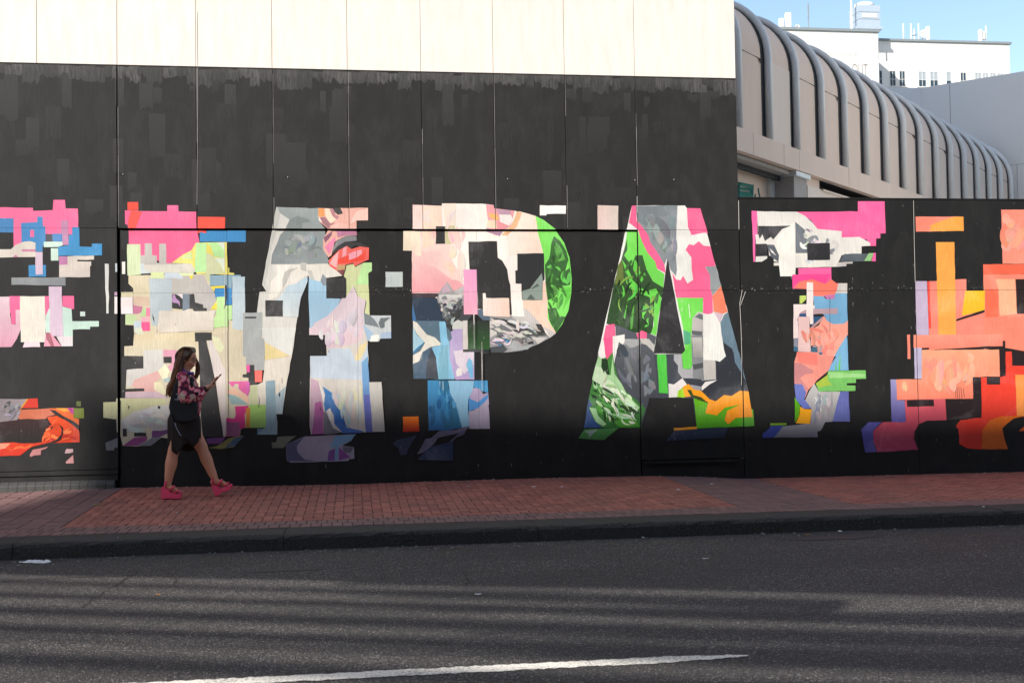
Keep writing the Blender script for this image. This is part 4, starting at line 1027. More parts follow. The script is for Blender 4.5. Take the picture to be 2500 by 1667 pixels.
def paint(name, polys, mat, parent, label, off=.0008, step=.00035):
    """polys: list of (points in wall x/z, colour a, colour b, axis)"""
    verts, faces, cols, boxes = [], [], [], []
    for pts, ca, cb, ax in polys:
        x0, x1 = min(p[0] for p in pts), max(p[0] for p in pts); z0, z1 = min(p[1] for p in pts), max(p[1] for p in pts)
        lev = 0
        for (bx0, bx1, bz0, bz1, bl) in boxes:
            if bx0 < x1 and bx1 > x0 and bz0 < z1 and bz1 > z0: lev = max(lev, bl+1)
        boxes.append((x0, x1, z0, z1, lev)); dy = off+step*lev
        def col(p):
            if not cb: return ca
            t = (p[0]-x0)/(x1-x0) if ax == 'h' else (z1-p[1])/(z1-z0)
            return tuple(a+(b-a)*t for a, b in zip(ca, cb))
        for tri in tessellate_polygon([[Vector((p[0], p[1], 0)) for p in pts]]):
            T = [(pts[i][0], pts[i][1], col(pts[i])) for i in tri]
            for (px0, px1, pz0, pz1, y, _) in PAN:
                if px0 > x1 or px1 < x0 or pz0 > z1 or pz1 < z0: continue
                q = clip_rect3(T, (px0+.0005, px1-.0005, pz0+.0005, pz1-.0005))
                if len(q) < 3: continue
                A = sum(a[0]*b[1]-b[0]*a[1] for a, b in zip(q, q[1:]+q[:1]))
                if abs(A) < 1e-9: continue
                if A < 0: q = q[::-1]
                n0 = len(verts); verts += [(p[0], y-dy, p[1]) for p in q]; faces.append(tuple(range(n0, n0+len(q)))); cols.append([p[2] for p in q])
    me = bpy.data.meshes.new(name); me.from_pydata(verts, [], faces)
    at = me.color_attributes.new('paint', 'FLOAT_COLOR', 'CORNER'); buf = []
    for c in cols:
        for v in c: buf += [*v, 1]
    at.data.foreach_set('color', buf)
    o = link(name, me, mat, parent)
    if label: o['label'] = label
    return o
letters = {}
for ln in MURAL.strip().split('\n'):
    if ln[0] == '@': cur = letters.setdefault(ln[1], []); continue
    r, c, rest = ln.split(' ', 2)
    ax = None; cb = None
    if '>' in c: c, k = c.split('>'); cb, ax = k.split('@')
    ox, oy = REG[r]; pts = []
    for q in rest.split():
        a, b = q.split(','); w_ = on_y(ox+float(a)/3.92, oy+float(b)/3.92); pts.append((w_.x, w_.z))
    if r in 'abd' and min(p[0] for p in pts) < -4.3:      # the letter carries on past the picture's left edge
        pts = [(p[0]-.45, p[1]) if p[0] < -4.34 else p for p in pts]
    if r in 'mn': pts = [(p[0]+.35, p[1]) if p[0] > 9.55 else p for p in pts]
    ca = albedo(c)
    if not cb: ax = random.choice('hvv'); f_ = random.uniform(.90, 1.06); k_ = tuple(v*f_*random.uniform(.97, 1.03) for v in ca)
    cur.append((roughen(pts), ca, albedo(cb) if cb else k_, ax))
def inside(p, poly):
    r = False
    for (x0, y0), (x1, y1) in zip(poly, poly[1:]+poly[:1]):
        if (y0 > p[1]) != (y1 > p[1]) and p[0] < (x1-x0)*(p[1]-y0)/(y1-y0)+x0: r = not r
    return r
def dabs(let, reg, poly, n, cols, L, W, ang, jit=.5, seed=1):     # loose brush marks within a painted shape
    rnd = random.Random(seed); ox, oy = REG[reg]
    xs_ = [p[0] for p in poly]; ys_ = [p[1] for p in poly]; k = 0; tries = 0
    while k < n and tries < n*30:
        tries += 1; c = (rnd.uniform(min(xs_), max(xs_)), rnd.uniform(min(ys_), max(ys_)))
        if not inside(c, poly): continue
        a = math.radians(ang)+rnd.gauss(0, jit); l = L*rnd.uniform(.4, 1.3); w_ = W*rnd.uniform(.5, 1.4); bend = rnd.gauss(0, .35)*l*.4
        up = []; dn = []; ok = True
        for i in range(7):
            t_ = i/6-.5; r_ = w_*(1-abs(2*t_)**2.2)**.5*.5 if abs(t_) < .5 else w_*.06
            px, py = t_*l, bend*(t_*t_*4-.5)
            q = lambda o_: (c[0]+px*math.cos(a)-(py+o_)*math.sin(a), c[1]+px*math.sin(a)+(py+o_)*math.cos(a))
            up.append(q(r_)); dn.append(q(-r_))
            if not inside(q(0), poly): ok = False
        if not ok: continue
        pts = [on_y(ox+x/3.92, oy+y/3.92) for x, y in up+dn[::-1]]
        ca = albedo(rnd.choice(cols)); letters[let].append(([(p.x, p.z) for p in pts], ca, tuple(v*rnd.uniform(.75, 1.2) for v in ca), rnd.choice('hv'))); k += 1
dabs('A', 'i', [(520,560),(700,740),(830,900),(840,1000),(760,1280),(620,1330),(330,1250),(400,890)], 46, ['2c4a28','4a7040','6cd850','3a5a30','88b050','1f3a1c'], 150, 22, 95, .5, 2)
dabs('A', 'j', [(215,480),(270,470),(360,600),(510,740),(640,880),(640,1050),(320,1050),(180,780),(190,640)], 70, ['c8e0bc','a0cc94','5a9850','24441f','dcead2','3f7a34'], 150, 20, 45, .35, 3)
dabs('A', 'j', [(430,260),(620,290),(760,360),(810,680),(720,780),(560,740),(420,560)], 22, ['6c7278','4a4f56','7c8288','565b62'], 170, 46, 85, .4, 4)
dabs('A', 'i', [(610,140),(980,135),(975,560),(930,700),(800,540),(680,320)], 22, ['a6abad','8a9196','7b848a','9aa1a5'], 190, 60, 80, .5, 5)
dabs('P', 'g', [(975,1200),(1280,1195),(1500,1360),(1280,1490),(970,1470)], 46, ['d5d0ca','77797a','3f4144','b4b3b1','e2deda','5a5e62'], 130, 26, 25, .4, 6)
dabs('P', 'g', [(470,990),(710,980),(715,1160),(640,1200),(560,1380),(500,1130)], 40, ['b9b8b6','62656a','3c3e42','8c8e90','d0cecb'], 95, 32, 15, .8, 7)
dabs('P', 'g', [(1505,700),(1570,450),(1640,480),(1735,760),(1725,1000),(1600,1300),(1530,1180)], 34, ['4c8a40','35602f','6fc856','2f5228','5aa048'], 120, 28, 70, .6, 8)
dabs('P', 'g', [(230,130),(720,130),(720,900),(480,700),(230,900)], 12, ['fbddd2','f9d2ca','fbd8cc'], 260, 60, 75, .3, 9)
dabs('P', 'h', [(380,630),(560,630),(690,1050),(390,1090)], 22, ['2f78a8','1f5c8c','4a94c0','2a6898'], 190, 34, 88, .15, 10)
dabs('M', 'e', [(260,600),(380,370),(740,370),(760,640)], 22, ['8a9393','98a1a1','7f8989','a6adac'], 170, 46, 20, .8, 11)
dabs('M', 'e', [(620,1320),(900,1100),(1120,1050),(1130,1500),(790,1560)], 16, ['dccad2','e4d6d8','d2c8d6','e0dcd8'], 210, 56, 88, .2, 12)
dabs('M', 'f', [(640,500),(1120,520),(1130,960),(960,980),(840,690)], 22, ['d8d2c8','c2d0dc','b8c8da','e0dad0'], 210, 40, 88, .15, 13)
dabs('M', 'd', [(200,900),(480,770),(640,760),(630,990),(200,990)], 14, ['e0deda','cccac8','d6d6c4'], 190, 40, 5, .3, 14)
dabs('T', 'k', [(600,260),(760,380),(980,440),(980,560),(900,690),(570,690)], 26, ['f3f0ea','d8d6d2','b8bcc0','8a9096','ecebe6'], 90, 30, 30, .8, 15)
dabs('T', 'k', [(570,1320),(850,1250),(1050,1260),(900,1550),(590,1550)], 20, ['fcb4a4','f89a88','fca894','f08c7c'], 150, 40, 60, .5, 16)
dabs('T', 'l', [(720,750),(960,740),(900,1000),(720,1080)], 16, ['c8c6c4','a8a6ae','d4d2d0','9092a0'], 160, 40, 85, .3, 17)
dabs('E', 'b', [(440,900),(560,850),(740,960),(740,1080),(480,1080),(220,1180),(20,1200),(20,1130),(400,1110)], 30, ['f86a34','e84a1c','ff8448','c83014'], 130, 26, -20, .5, 18)
dabs('E', 'b', [(10,700),(240,700),(170,880),(10,910)], 16, ['8a848c','5a5a60','a8a2a8','77727a'], 110, 30, -30, .4, 19)
dabs('H', 'n', [(600,340),(1320,340),(1060,580),(1060,780),(360,790),(360,630),(600,620)], 24, ['fdb694','fca484','fe9a7e','fcbc9c'], 230, 60, 88, .3, 20)
dabs('H', 'm', [(1370,180),(1560,180),(1560,660),(1380,660)], 12, ['fea48c','fd8c76','feac96'], 200, 70, 85, .4, 21)
for k_ in 'PMTHE':                              # the black squares lie over the brushwork
    top_ = [q for q in letters[k_] if q[1] in [albedo(h) for h in ('343334', '2f3032', '343435', '333333', '383838', '333235', '37373a', '2c2022', '2e2020', '241a1a', '3a2426')]]
    letters[k_] = [q for q in letters[k_] if q not in top_]+top_
    if k_ == 'P': letters[k_] += [q for q in letters[k_] if q[1] in [albedo(h) for h in ('f4a6d0', 'fae6dd', '8d9c94', '5a6660')]]
LAB = dict(E='painted letter E in pink, blue and cream blocks with an orange foot', M='painted letter M in pale greys, blues and creams with a pink top', P='painted letter P in pale peach and pink with a green bowl',
           A='painted letter A in green, pink, white and grey with an orange foot', T='painted letter T in hot pink, white and salmon', H='painted letter H in orange, salmon and red')
for k in 'EMPATH': paint('painted_letter', letters[k], M['mural'], fen if k in 'TH' else bld, LAB[k])
# lifts of thinner black left by the roller under the white row, and scattered patches lower down
st = []
def stroke(x, z0, z1, w_, tone):
    wob = lambda: random.uniform(-.012, .012)
    n = 6; lo = [(x+w_*i/n+wob()*.5, z0+wob()*3) for i in range(n+1)]; hi = [(x+w_*i/n+wob()*.3, z1+wob()*.5) for i in range(n+1)]
    st.append((lo+hi[::-1], tone, tuple(c*.62 for c in tone), 'v'))
x = -7
while x < XE:
    w_ = random.uniform(.10, .26); t_ = random.uniform(.05, .11)
    stroke(x, ZJ-random.uniform(.10, .26), ZJ-.012-max(0, random.gauss(0, .012)), w_, (t_, t_*.98, t_*.95))
    if random.random() < .4:
        t2 = random.uniform(.026, .038); stroke(x+random.uniform(-.1, .1), ZJ-random.uniform(.25, .75), ZJ-random.uniform(.10, .3), random.uniform(.08, .22), (t2, t2*.99, t2*.97))
    x += w_*random.uniform(.55, 1.0)
for i in range(60):
    t_ = random.choice((random.uniform(.016, .019), random.uniform(.025, .029)))
    xx = random.uniform(-6, XE-.2); zz = random.uniform(3.6, 5.1); stroke(xx, zz-random.uniform(.15, .6), zz, random.uniform(.07, .3), (t_, t_, t_))
paint('roller_strokes', st, M['stroke'], bld, 'uneven grey roller strokes of black paint', .0003, .00004)['kind'] = 'stuff'
# paint skins torn loose and pale scratches on the boards
for pts, w_ in (([(1812,708),(1806,740),(1809,800),(1811,870),(1810,940)], .012), ([(1803,490),(1804,560)], .014), ([(2230,490),(2232,600),(2234,690)], .010), ([(1820,712),(1808,745)], .012),
                ([(548,600),(549,700),(550,860),(552,1060)], .012), ([(1157,770),(1158,850)], .010), ([(1176,860),(1177,960)], .010), ([(481,30),(483,250),(481,500)], .007), ([(1555,480),(1556,520)], .01)):
    m = MB(); W3 = [on_y(*p) for p in pts]
    for a, b in zip(W3, W3[1:]): m.tube([(a.x, -.004, a.z), (b.x, -.004, b.z)], [w_*.3, w_*.3], 5)
    m.build('lifted_edge', M['concrete'], bld if pts[0][0] < 1800 else fen)
for (x, y) in ((297,426), (699,433), (1236,437), (1547,440), (1642,439)):
    p = on_y(x, y); MB().tube([(p.x, -.006, p.z), (p.x, .03, p.z)], .016, 8).build('bolt_hole', M['gap'], bld)
    MB().tube([(p.x+.013, -.005, p.z-.006), (p.x+.02, -.005, p.z+.006)], .006, 6).build('bolt_rim', M['concrete'], bld)
# ---------------------------------------------------------------- ribbed vault building behind the hoarding
M['beige'] = plain('beige_panel', (.85, .675, .57), .6, .09, 3, .04, .4, 0, (1, 1, .16))
M['beige_light'] = plain('pale_beige_panel', (.86, .735, .65), .55, .07, 3, 0, .4, 0, (1, 1, .2))
M['rib'] = plain('grey_blue_tube', (.82, .85, .87), .36, .05, 2.5, 0, .5)
M['gasket'] = plain('dark_gasket', (.030, .034, .042), .7)
M['grey'] = plain('light_grey_render', (.86, .86, .85), .7, .03, .6)
M['grey_col'] = plain('grey_column', (.42, .40, .39), .7)  # even grey of the column and soffit
M['teal'] = plain('teal_spray', (.01, .22, .19), .5, .2)
M['rust'] = plain('drip_stain', (.10, .07, .05), .9, .3, 8)
VU = Vector((.5**.5, .5**.5, 0)); VW = Vector((-.5**.5, .5**.5, 0)); VO = on_y(1802, 320, 4.0); VO.z = 0
def vp(s, w_, z): return VO+VU*s+VW*w_+Vector((0, 0, z))
ZF, ZS, RV, KV = 5.70, 7.25, 1.32, .93; SEND = 19.35
vault = empty('ribbed_vault_building', 'beige barrel-vaulted building with grey tubular ribs running away behind the hoarding', 'building')
NA = 12
def prof(r, k, n=NA):                        # quarter circle, k from 0 to n
    a = math.pi/2*k/n; return RV-r*math.cos(a), ZS+r*KV*math.sin(a)
ribs = [1.145+1.2545*(i-1) for i in range(-1, 16)]
rp0 = [(0, ZF)]+[prof(RV, k) for k in range(NA+1)]+[(6, ZS+RV)]
for i, s in enumerate(ribs):
    pts = [vp(s+.03, -.06, ZF-.01)]+[vp(s+.03, *prof(RV+.06, k)) for k in range(NA+1)]+[vp(s+.03, 5, ZS+(RV+.06)*KV)]
    MB().tube(pts, .072, 12).build('rib', M['rib'], vault, True)
    m = MB()                                 # dark gasket behind each rib
    a = [vp(s-.155, -.012 if z <= ZS else 0, z) if False else vp(s-.165, w_, z) for w_, z in [(-.006, ZF)]+[prof(RV+.006, k) for k in range(NA+1)]]
    b = [vp(s+.095, w_, z) for w_, z in [(-.006, ZF)]+[prof(RV+.006, k) for k in range(NA+1)]]
    n = len(a); m.add(a+b, [(j, j+1, n+j+1, n+j) for j in range(n-1)]).build('gasket', M['gasket'], vault)
    if i < len(ribs)-1:
        s0, s1 = s+.09, ribs[i+1]-.15
        lowtop = ZS-.09
        mat = M['beige_light'] if i == 2 else M['beige']
        off = -.012 if i == 2 else -.002
        # slightly bowed lower panel, then the curved upper one, a dark joint left between
        K = 6; m = MB(); rows = []
        for j in range(K+1):
            ss = s0+(s1-s0)*j/K; bow = 0 if i == 2 else .02*(1-(2*j/K-1)**2)
            rows += [tuple(vp(ss, off-bow, ZF)), tuple(vp(ss, off-bow, lowtop-(.0 if i != 2 else -.05)))]
        m.add(rows, [(2*j, 2*j+2, 2*j+3, 2*j+1) for j in range(K)]).build('cladding_panel', mat, vault, True)
        m = MB(); rows = []
        pr = [(-.002, ZS-.065)]+[prof(RV+.002, k) for k in range(NA+1)]+[(5, ZS+RV*KV+.002)]
        for w_, z in pr: rows += [tuple(vp(s0, w_, z)), tuple(vp(s1, w_, z))]
        m.add(rows, [(2*j, 2*j+1, 2*j+3, 2*j+2) for j in range(len(pr)-1)]).build('curved_panel', M['beige'], vault, True)
        if i in (8, 10, 1, 4):               # dirt washed down onto the joint
            m = MB(); ww = .5 if i in (8, 10) else .25
            m.add([tuple(vp(s1-ww, -.024, ZS-.07)), tuple(vp(s1-.02, -.024, ZS-.10)), tuple(vp(s1-.06, -.024, ZS-.18)), tuple(vp(s1-ww*.6, -.024, ZS-.10))], [(0, 1, 2, 3)]).build('drip_stain', M['rust'], vault)
m = MB(); a = [vp(-3, w_, z) for w_, z in [(.05, 5.32)]+[(.05, ZF)]+[(RV-(RV-.05)*math.cos(math.pi/2*k/NA), ZS+(RV-.05)*KV*math.sin(math.pi/2*k/NA)) for k in range(NA+1)]+[(6, ZS+(RV-.05)*KV), (6, 5.32)]]
m.prism(a, VU*(SEND+3)).build('vault_shell', M['gasket'], vault)
# fascia and the entrance recess below it
for s0, s1 in ((-3, .31), (.32, 1.62), (1.63, 2.33), (2.34, 4.9), (4.91, 9.2), (9.21, SEND)):
    m = MB().obox(vp(s0, -.14, 5.30), VU*(s1-s0-.004), VW*.14, Vector((0, 0, .40))); m.build('fascia_panel', M['beige'], vault)
MB().obox(vp(-3, .0, 5.22), VU*5.25, VW*.6, Vector((0, 0, .07))).build('soffit', M['grey_col'], vault)
MB().obox(vp(-3, .20, 5.13), VU*5.2, VW*.06, Vector((0, 0, .10))).build('soffit_rail', M['gasket'], vault)
back = MB().obox(vp(-3, .42, 0), VU*5.6, VW*.15, Vector((0, 0, 5.2))).build('recess_wall', M['beige'], vault)
MB().obox(vp((on_plane(1884, 440, vp(0, .36, 0), VW)-vp(0, .36, 0)).dot(VU)-.09, .34, 0), VU*.20, VW*.08, Vector((0, 0, 5.2))).build('recess_post', M['grey'], vault)
MB().obox(vp(2.26, -.05, 0), VU*.62, VW*.46, Vector((0, 0, 5.20))).build('column', M['grey_col'], vault)
MB().obox(vp(2.22, -.12, 5.20), VU*.70, VW*.5, Vector((0, 0, .09))).build('column_cap', M['rib'], vault)
MB().obox(vp(2.89, -.06, 0), VU*(SEND-2.9), VW*.10, Vector((0, 0, 5.10))).build('lower_wall', M['beige_light'], vault)
MB().obox(vp(2.89, .0, 5.10), VU*.75, VW*.05, Vector((0, 0, .195))).build('lower_wall_head', M['beige'], vault)
MB().obox(vp(3.64, .30, 5.08), VU*(SEND-3.7), VW*.05, Vector((0, 0, .22))).build('slot_back', M['rust'], vault)
MB().obox(vp(3.60, -.10, 5.075), VU*(SEND-3.7), VW*.06, Vector((0, 0, .03))).build('slot_rail', M['beige_light'], vault)
# teal spray scrawl on the recess wall
wn_ = -VW
def on_recess(x, y): return on_plane(x, y, vp(0, .415, 0), VW)
for pts, r in (([(1803,449),(1836,456)], .035), ([(1803,460),(1834,464)], .03), ([(1802,470),(1832,473),(1836,455)], .032), ([(1803,478),(1835,480)], .03), ([(1837,452),(1836,482)], .03), ([(1803,453),(1803,480)], .03),
               ([(1844,474),(1843,482)], .018), ([(1851,460),(1852,470),(1855,481)], .018)):
    MB().tube([on_recess(*p)-VW*0.0 for p in pts], r, 6).build('spray_scrawl', M['teal'], vault)

# grey rendered building closing the vault
c1 = on_plane(2248, 216, VO+VU*SEND, VU); ztop = c1.z
gry = empty('grey_rendered_building', 'plain light grey rendered building closing the end of the ribbed vault', 'building')
P1 = Vector((c1.x, c1.y, 0)); fr = -VW
fp = [P1+Vector((-9, 0, 0)), P1, P1+fr*5, P1+fr*5+VU*14, P1+Vector((-9, 22, 0))]
MB().prism([(p.x, p.y, 0) for p in fp], (0, 0, ztop-.02)).build('render_body', M['gasket'], gry)
def face_pan(p, d, w_, z0, z1, nrm):
    MB().obox(Vector((p.x, p.y, z0))+nrm*.002, d*w_, nrm*.03, Vector((0, 0, z1-z0))).build('render_panel', M['grey'], gry)
s_a = (on_plane(2322, 300, c1, VU)-c1).dot(fr); s_b = (on_plane(2484, 420, c1, VU)-c1).dot(fr); z_b = on_plane(2484, 402, c1, VU).z
face_pan(P1, fr, s_a-.015, 0, ztop, -VU)
face_pan(P1+fr*s_a, fr, s_b-s_a-.012, 0, z_b-.01, -VU); face_pan(P1+fr*s_b, fr, 4.9-s_b, 0, z_b-.01, -VU)
face_pan(P1+fr*s_a, fr, 4.9-s_a, z_b, ztop, -VU)
face_pan(P1+Vector((-9, 0, 0)), Vector((1, 0, 0)), 8.98, 0, ztop, Vector((0, -1, 0)))

# ---------------------------------------------------------------- tall white building far behind
M['farwhite'] = plain('far_white_render', (.66, .65, .62), .7, .02, .3)
M['glass'] = plain('far_window_glass', (.035, .06, .085), .3, .2, .5, 0, .3)
M['blind'] = plain('window_blind', (.30, .34, .37), .7)
M['ink'] = plain('faded_sign_ink', (.22, .21, .19), .8)
M['ink2'] = plain('faint_sign_ink', (.40, .39, .36), .8)
M['cap'] = plain('roof_edge_flashing', (.20, .23, .24), .5)
M['bluemetal'] = plain('pale_blue_metal', (.34, .41, .48), .5, .05)
YF = 62.0
tall = empty('tall_white_building', 'tall white building far behind with a row of windows and antennas on its roof', 'building')
A_ = on_y(2144, 99.5, YF); B_ = on_y(2464, 110, YF); zr = (A_.z+B_.z)/2; xr = B_.x
MB().box((A_.x-30, YF, 0), (xr, YF+18, zr)).build('facade', M['farwhite'], tall)
MB().box((A_.x-30, YF-.12, zr), (xr+.12, YF+18, zr+.16)).build('roof_edge', M['cap'], tall)
YL = YF-3.4; A2 = on_y(2143, 80, YL); zl = A2.z
MB().box((A2.x-24, YL, 0), (A2.x, YF-.01, zl)).build('projecting_block', M['farwhite'], tall)
MB().box((A2.x-24, YL-.12, zl), (A2.x+.1, YF+10, zl+.18)).build('roof_edge', M['cap'], tall)
wz1 = on_y(2300, 176.5, YF).z; wz0 = on_y(2190, 211, YF).z
for zx0, zx1, kind, npx in ((272,315,0,1), (425,507,0,2), (560,643,0,2), (835,945,1,2), (1000,1115,1,2), (1232,1305,2,1), (1435,1520,0,2), (1645,1740,2,2), (1755,1840,2,2), (1862,1950,2,2), (1965,2050,2,2)):
    xa, xb = on_y(2100+zx0/5.88, 200, YF).x, on_y(2100+zx1/5.88, 200, YF).x
    for z0, z1 in ((wz0, wz1), (wz0-3.4, wz1-3.4)):
        m = MB(); t_ = .022
        m.box((xa, YF-.05, z0), (xa+t_, YF-.002, z1)).box((xb-t_, YF-.05, z0), (xb, YF-.002, z1)).box((xa+t_, YF-.05, z1-t_), (xb-t_, YF-.002, z1)).box((xa-.1, YF-.10, z0-.06), (xb+.1, YF-.002, z0))
        zm = z0+(z1-z0)*.45; m.box((xa+t_, YF-.045, zm-.014), (xb-t_, YF-.003, zm+.014))
        if npx == 2: m.box(((xa+xb)/2-.014, YF-.043, z0), ((xa+xb)/2+.014, YF-.004, z1-t_))
        fo = m.build('window', M['farwhite'], tall)
        for px in range(npx):
            w_ = (xb-xa-2*t_)/npx; x0 = xa+t_+px*w_
            MB().box((x0+.006, YF-.022, z0), (x0+w_-.006, YF-.006, zm-.014)).build('pane', M['glass'], fo)
            MB().box((x0+.006, YF-.022, zm+.014), (x0+w_-.006, YF-.006, z1-t_)).build('pane', M['glass'] if kind == 0 else M['blind'], fo)
def sign(text, x, y, h, mat, shear, name, base_px):
    cu = bpy.data.curves.new(name, 'FONT'); cu.body = text; cu.size = h; cu.shear = shear; cu.extrude = .004; cu.fill_mode = 'BOTH'
    tmp = bpy.data.objects.new('tmp', cu); C.objects.link(tmp); bpy.context.view_layer.update()
    me = bpy.data.meshes.new_from_object(tmp.evaluated_get(bpy.context.evaluated_depsgraph_get())); bpy.data.objects.remove(tmp)
    p = on_y(x, y, YL); wid = max(v.co.x for v in me.vertices)-min(v.co.x for v in me.vertices)
    tx = (on_y(base_px, y, YL).x-p.x)/wid
    for v in me.vertices: v.co = Vector((p.x+v.co.x*tx, YL-.006-v.co.z, p.z+v.co.y))
    o = link(name, me, mat, tall); o['label'] = 'faded painted wall lettering reading '+text; return o
sign('lemonade', 2021, 138, .62, M['ink2'], .35, 'wall_lettering', 2094)
sign('OUT', 2080, 184, 1.15, M['ink'], 0, 'wall_lettering', 2118)
# things standing on its roofs
def antenna_pole(x, y0, y1, r, Y, zb, label, grp=None):
    a, b = on_y(x, y0, Y), on_y(x, y1, Y)
    o = MB().tube([(b.x, Y, zb), (b.x, Y, (zb+a.z)/2), (b.x, Y, a.z)], [r*1.3, r, r*.8], 8).build('antenna_pole', M['farwhite'], None, True)
    return tag(o, label, 'antenna', grp)
z5 = lambda x: 2100+x/5.88
gpole = 'thin white poles on the far white roof'
for x, lab in ((625, 'leftmost of the three thin white poles on the far roof edge'), (733, 'middle one of the three thin white poles on the far roof'), (843, 'rightmost of the three thin white poles beside the dish antenna')):
    antenna_pole(z5(x), 345/5.88, 600/5.88, .05, YF+1, zr+.16, lab, gpole)
antenna_pole(z5(1810), 375/5.88, 625/5.88, .05, YF+1, zr+.16, 'thin white pole right of the paired panel antennas on the far roof', gpole)
def panel_ant(x0, x1, y0, y1, Y, zb, label):
    a, b = on_y(x0, y0, Y), on_y(x1, y1, Y); r = empty('panel_antenna', label, 'antenna', 'white panel antennas on the far roofs')
    bevel(MB().box((a.x, Y-.15, max(zb+.02, b.z)), (b.x, Y+.15, a.z)).build('antenna_panel', M['farwhite'], r), .06, 2)
    MB().tube([((a.x+b.x)/2, Y+.22, zb), ((a.x+b.x)/2, Y+.22, a.z-.2)], .05, 6).build('mount_pole', M['cap'], r)
    for zz in (.3, .7): MB().box(((a.x+b.x)/2-.05, Y+.13, b.z+(a.z-b.z)*zz), ((a.x+b.x)/2+.05, Y+.24, b.z+(a.z-b.z)*zz+.08)).build('bracket', M['cap'], r)
    return r
panel_ant(z5(945), z5(995), 385/5.88, 607/5.88, YF+1, zr+.16, 'white panel antenna right of the small dish on the far roof')
panel_ant(z5(1700), z5(1748), 430/5.88, 632/5.88, YF+1, zr+.16, 'wider of the two paired white panel antennas at the right of the far roof')
panel_ant(z5(1755), z5(1790), 455/5.88, 575/5.88, YF+1, zr+.16, 'narrower, shorter one of the two paired panel antennas at the right of the far roof')
z4_ = lambda x: 1780+x/6.533
panel_ant(z4_(795), z4_(872), 300/6.533, 470/6.533, YL+2, zl+.18, 'shorter white panel antenna just above the vault ribs')
panel_ant(z4_(892), z4_(990), 210/6.533, 485/6.533, YL+2, zl+.18, 'taller white panel antenna at the left end of the far roof')
def dish(cx, cy, r, Y, zb, label):
    c = on_y(cx, cy, Y); o = empty('dish_antenna', label, 'antenna', 'small white dish antennas on the far roof')
    m = MB(); n = 14; v = [(c.x, Y+.18, c.z)]
    for j in (1, 2):
        for i in range(n): a = 2*math.pi*i/n; v.append((c.x+r*j/2*math.cos(a), Y+.18-.09*j*j/2, c.z+r*j/2*math.sin(a)))
    f = [(0, 1+i, 1+(i+1) % n) for i in range(n)]+[(1+i, 1+n+i, 1+n+(i+1) % n, 1+(i+1) % n) for i in range(n)]
    ob = m.add(v, f).build('dish', M['farwhite'], o, True); s_ = ob.modifiers.new('thick', 'SOLIDIFY'); s_.thickness = .04
    MB().tube([(c.x, Y+.2, zb), (c.x, Y+.2, c.z)], .05, 6).build('mount_pole', M['farwhite'], o)
dish(z5(915), 490/5.88, .32, YF+1, zr+.16, 'small white dish antenna beside the third white pole')
dish(z4_(1095), 433/6.533, .17, YL+2, zl+.18, 'small round dish left of the thin dark mast on the far roof')
p = on_y(z5(778), 510/5.88, YF+1)
ve = empty('roof_vent', 'small capped vent between the thin white poles on the far roof', 'vent')
MB().tube([(p.x, YF+1, zr+.16), (p.x, YF+1, p.z)], .06, 8).build('vent_pipe', M['farwhite'], ve); MB().tube([(p.x, YF+1, p.z), (p.x, YF+1, p.z+.08), (p.x, YF+1, p.z+.5)], [.16, .15, .03], 10).build('vent_cap', M['bluemetal'], ve)
a, b = on_y(z4_(1255), 30/6.533, YL+3), on_y(z4_(1268), 490/6.533, YL+3)
ms = empty('radio_mast', 'thin dark radio mast rising from the far white roof', 'mast')
MB().tube([(b.x, YL+3, zl), (b.x, YL+3, zl+(a.z-zl)*.5), (b.x, YL+3, a.z)], [.06, .04, .03], 6).build('mast_pole', M['cap'], ms)
MB().tube([(b.x, YL+3, a.z-1.2), (b.x, YL+3, a.z-.2)], .06, 6).build('mast_head', M['cap'], ms)
# rooftop tank housing on legs
tk = empty('rooftop_tank', 'pale blue metal tank housing on legs standing on the far white roof', 'tank')
YT = YL+2; a, b = on_y(2084, 12, YT), on_y(2149, 66, YT); zt, zb_ = a.z, b.z; x0, x1 = on_y(2097, 40, YT).x, on_y(2149, 40, YT).x
nb = 3
for i in range(nb): MB().box((x0, YT, zb_+(zt-zb_)*i/nb+.03), (x1, YT+1.6, zb_+(zt-zb_)*(i+1)/nb)).build('side_panel', M['bluemetal'], tk)
for xx in (x0+.15, (x0+x1)/2, x1-.15):
    for yy in (YT+.2, YT+1.4): MB().tube([(xx, yy, zl), (xx, yy, zb_)], .05, 6).build('leg', M['farwhite'], tk)
MB().box((x0-.2, YT-.1, zb_-.2), (x1+.1, YT+1.7, zb_)).build('base_frame', M['bluemetal'], tk)
MB().tube([((x0+x1)/2, YT+.85, zt), ((x0+x1)/2, YT+.85, zt+.30), ((x0+x1)/2, YT+.85, zt+.42)], [.72, .68, .4], 24).build('fan_housing', M['farwhite'], tk, True)
MB().box(((x0+x1)/2-.55, YT-.03, zb_+(zt-zb_)*.42), ((x0+x1)/2+.55, YT-.005, zb_+(zt-zb_)*.60)).build('name_plate', M['farwhite'], tk)
xq = on_y(2079, 40, YT).x
MB().tube([(xq, YT, zl), (xq, YT, zt+3)], .07, 8).build('corner_pole', M['farwhite'], tk)

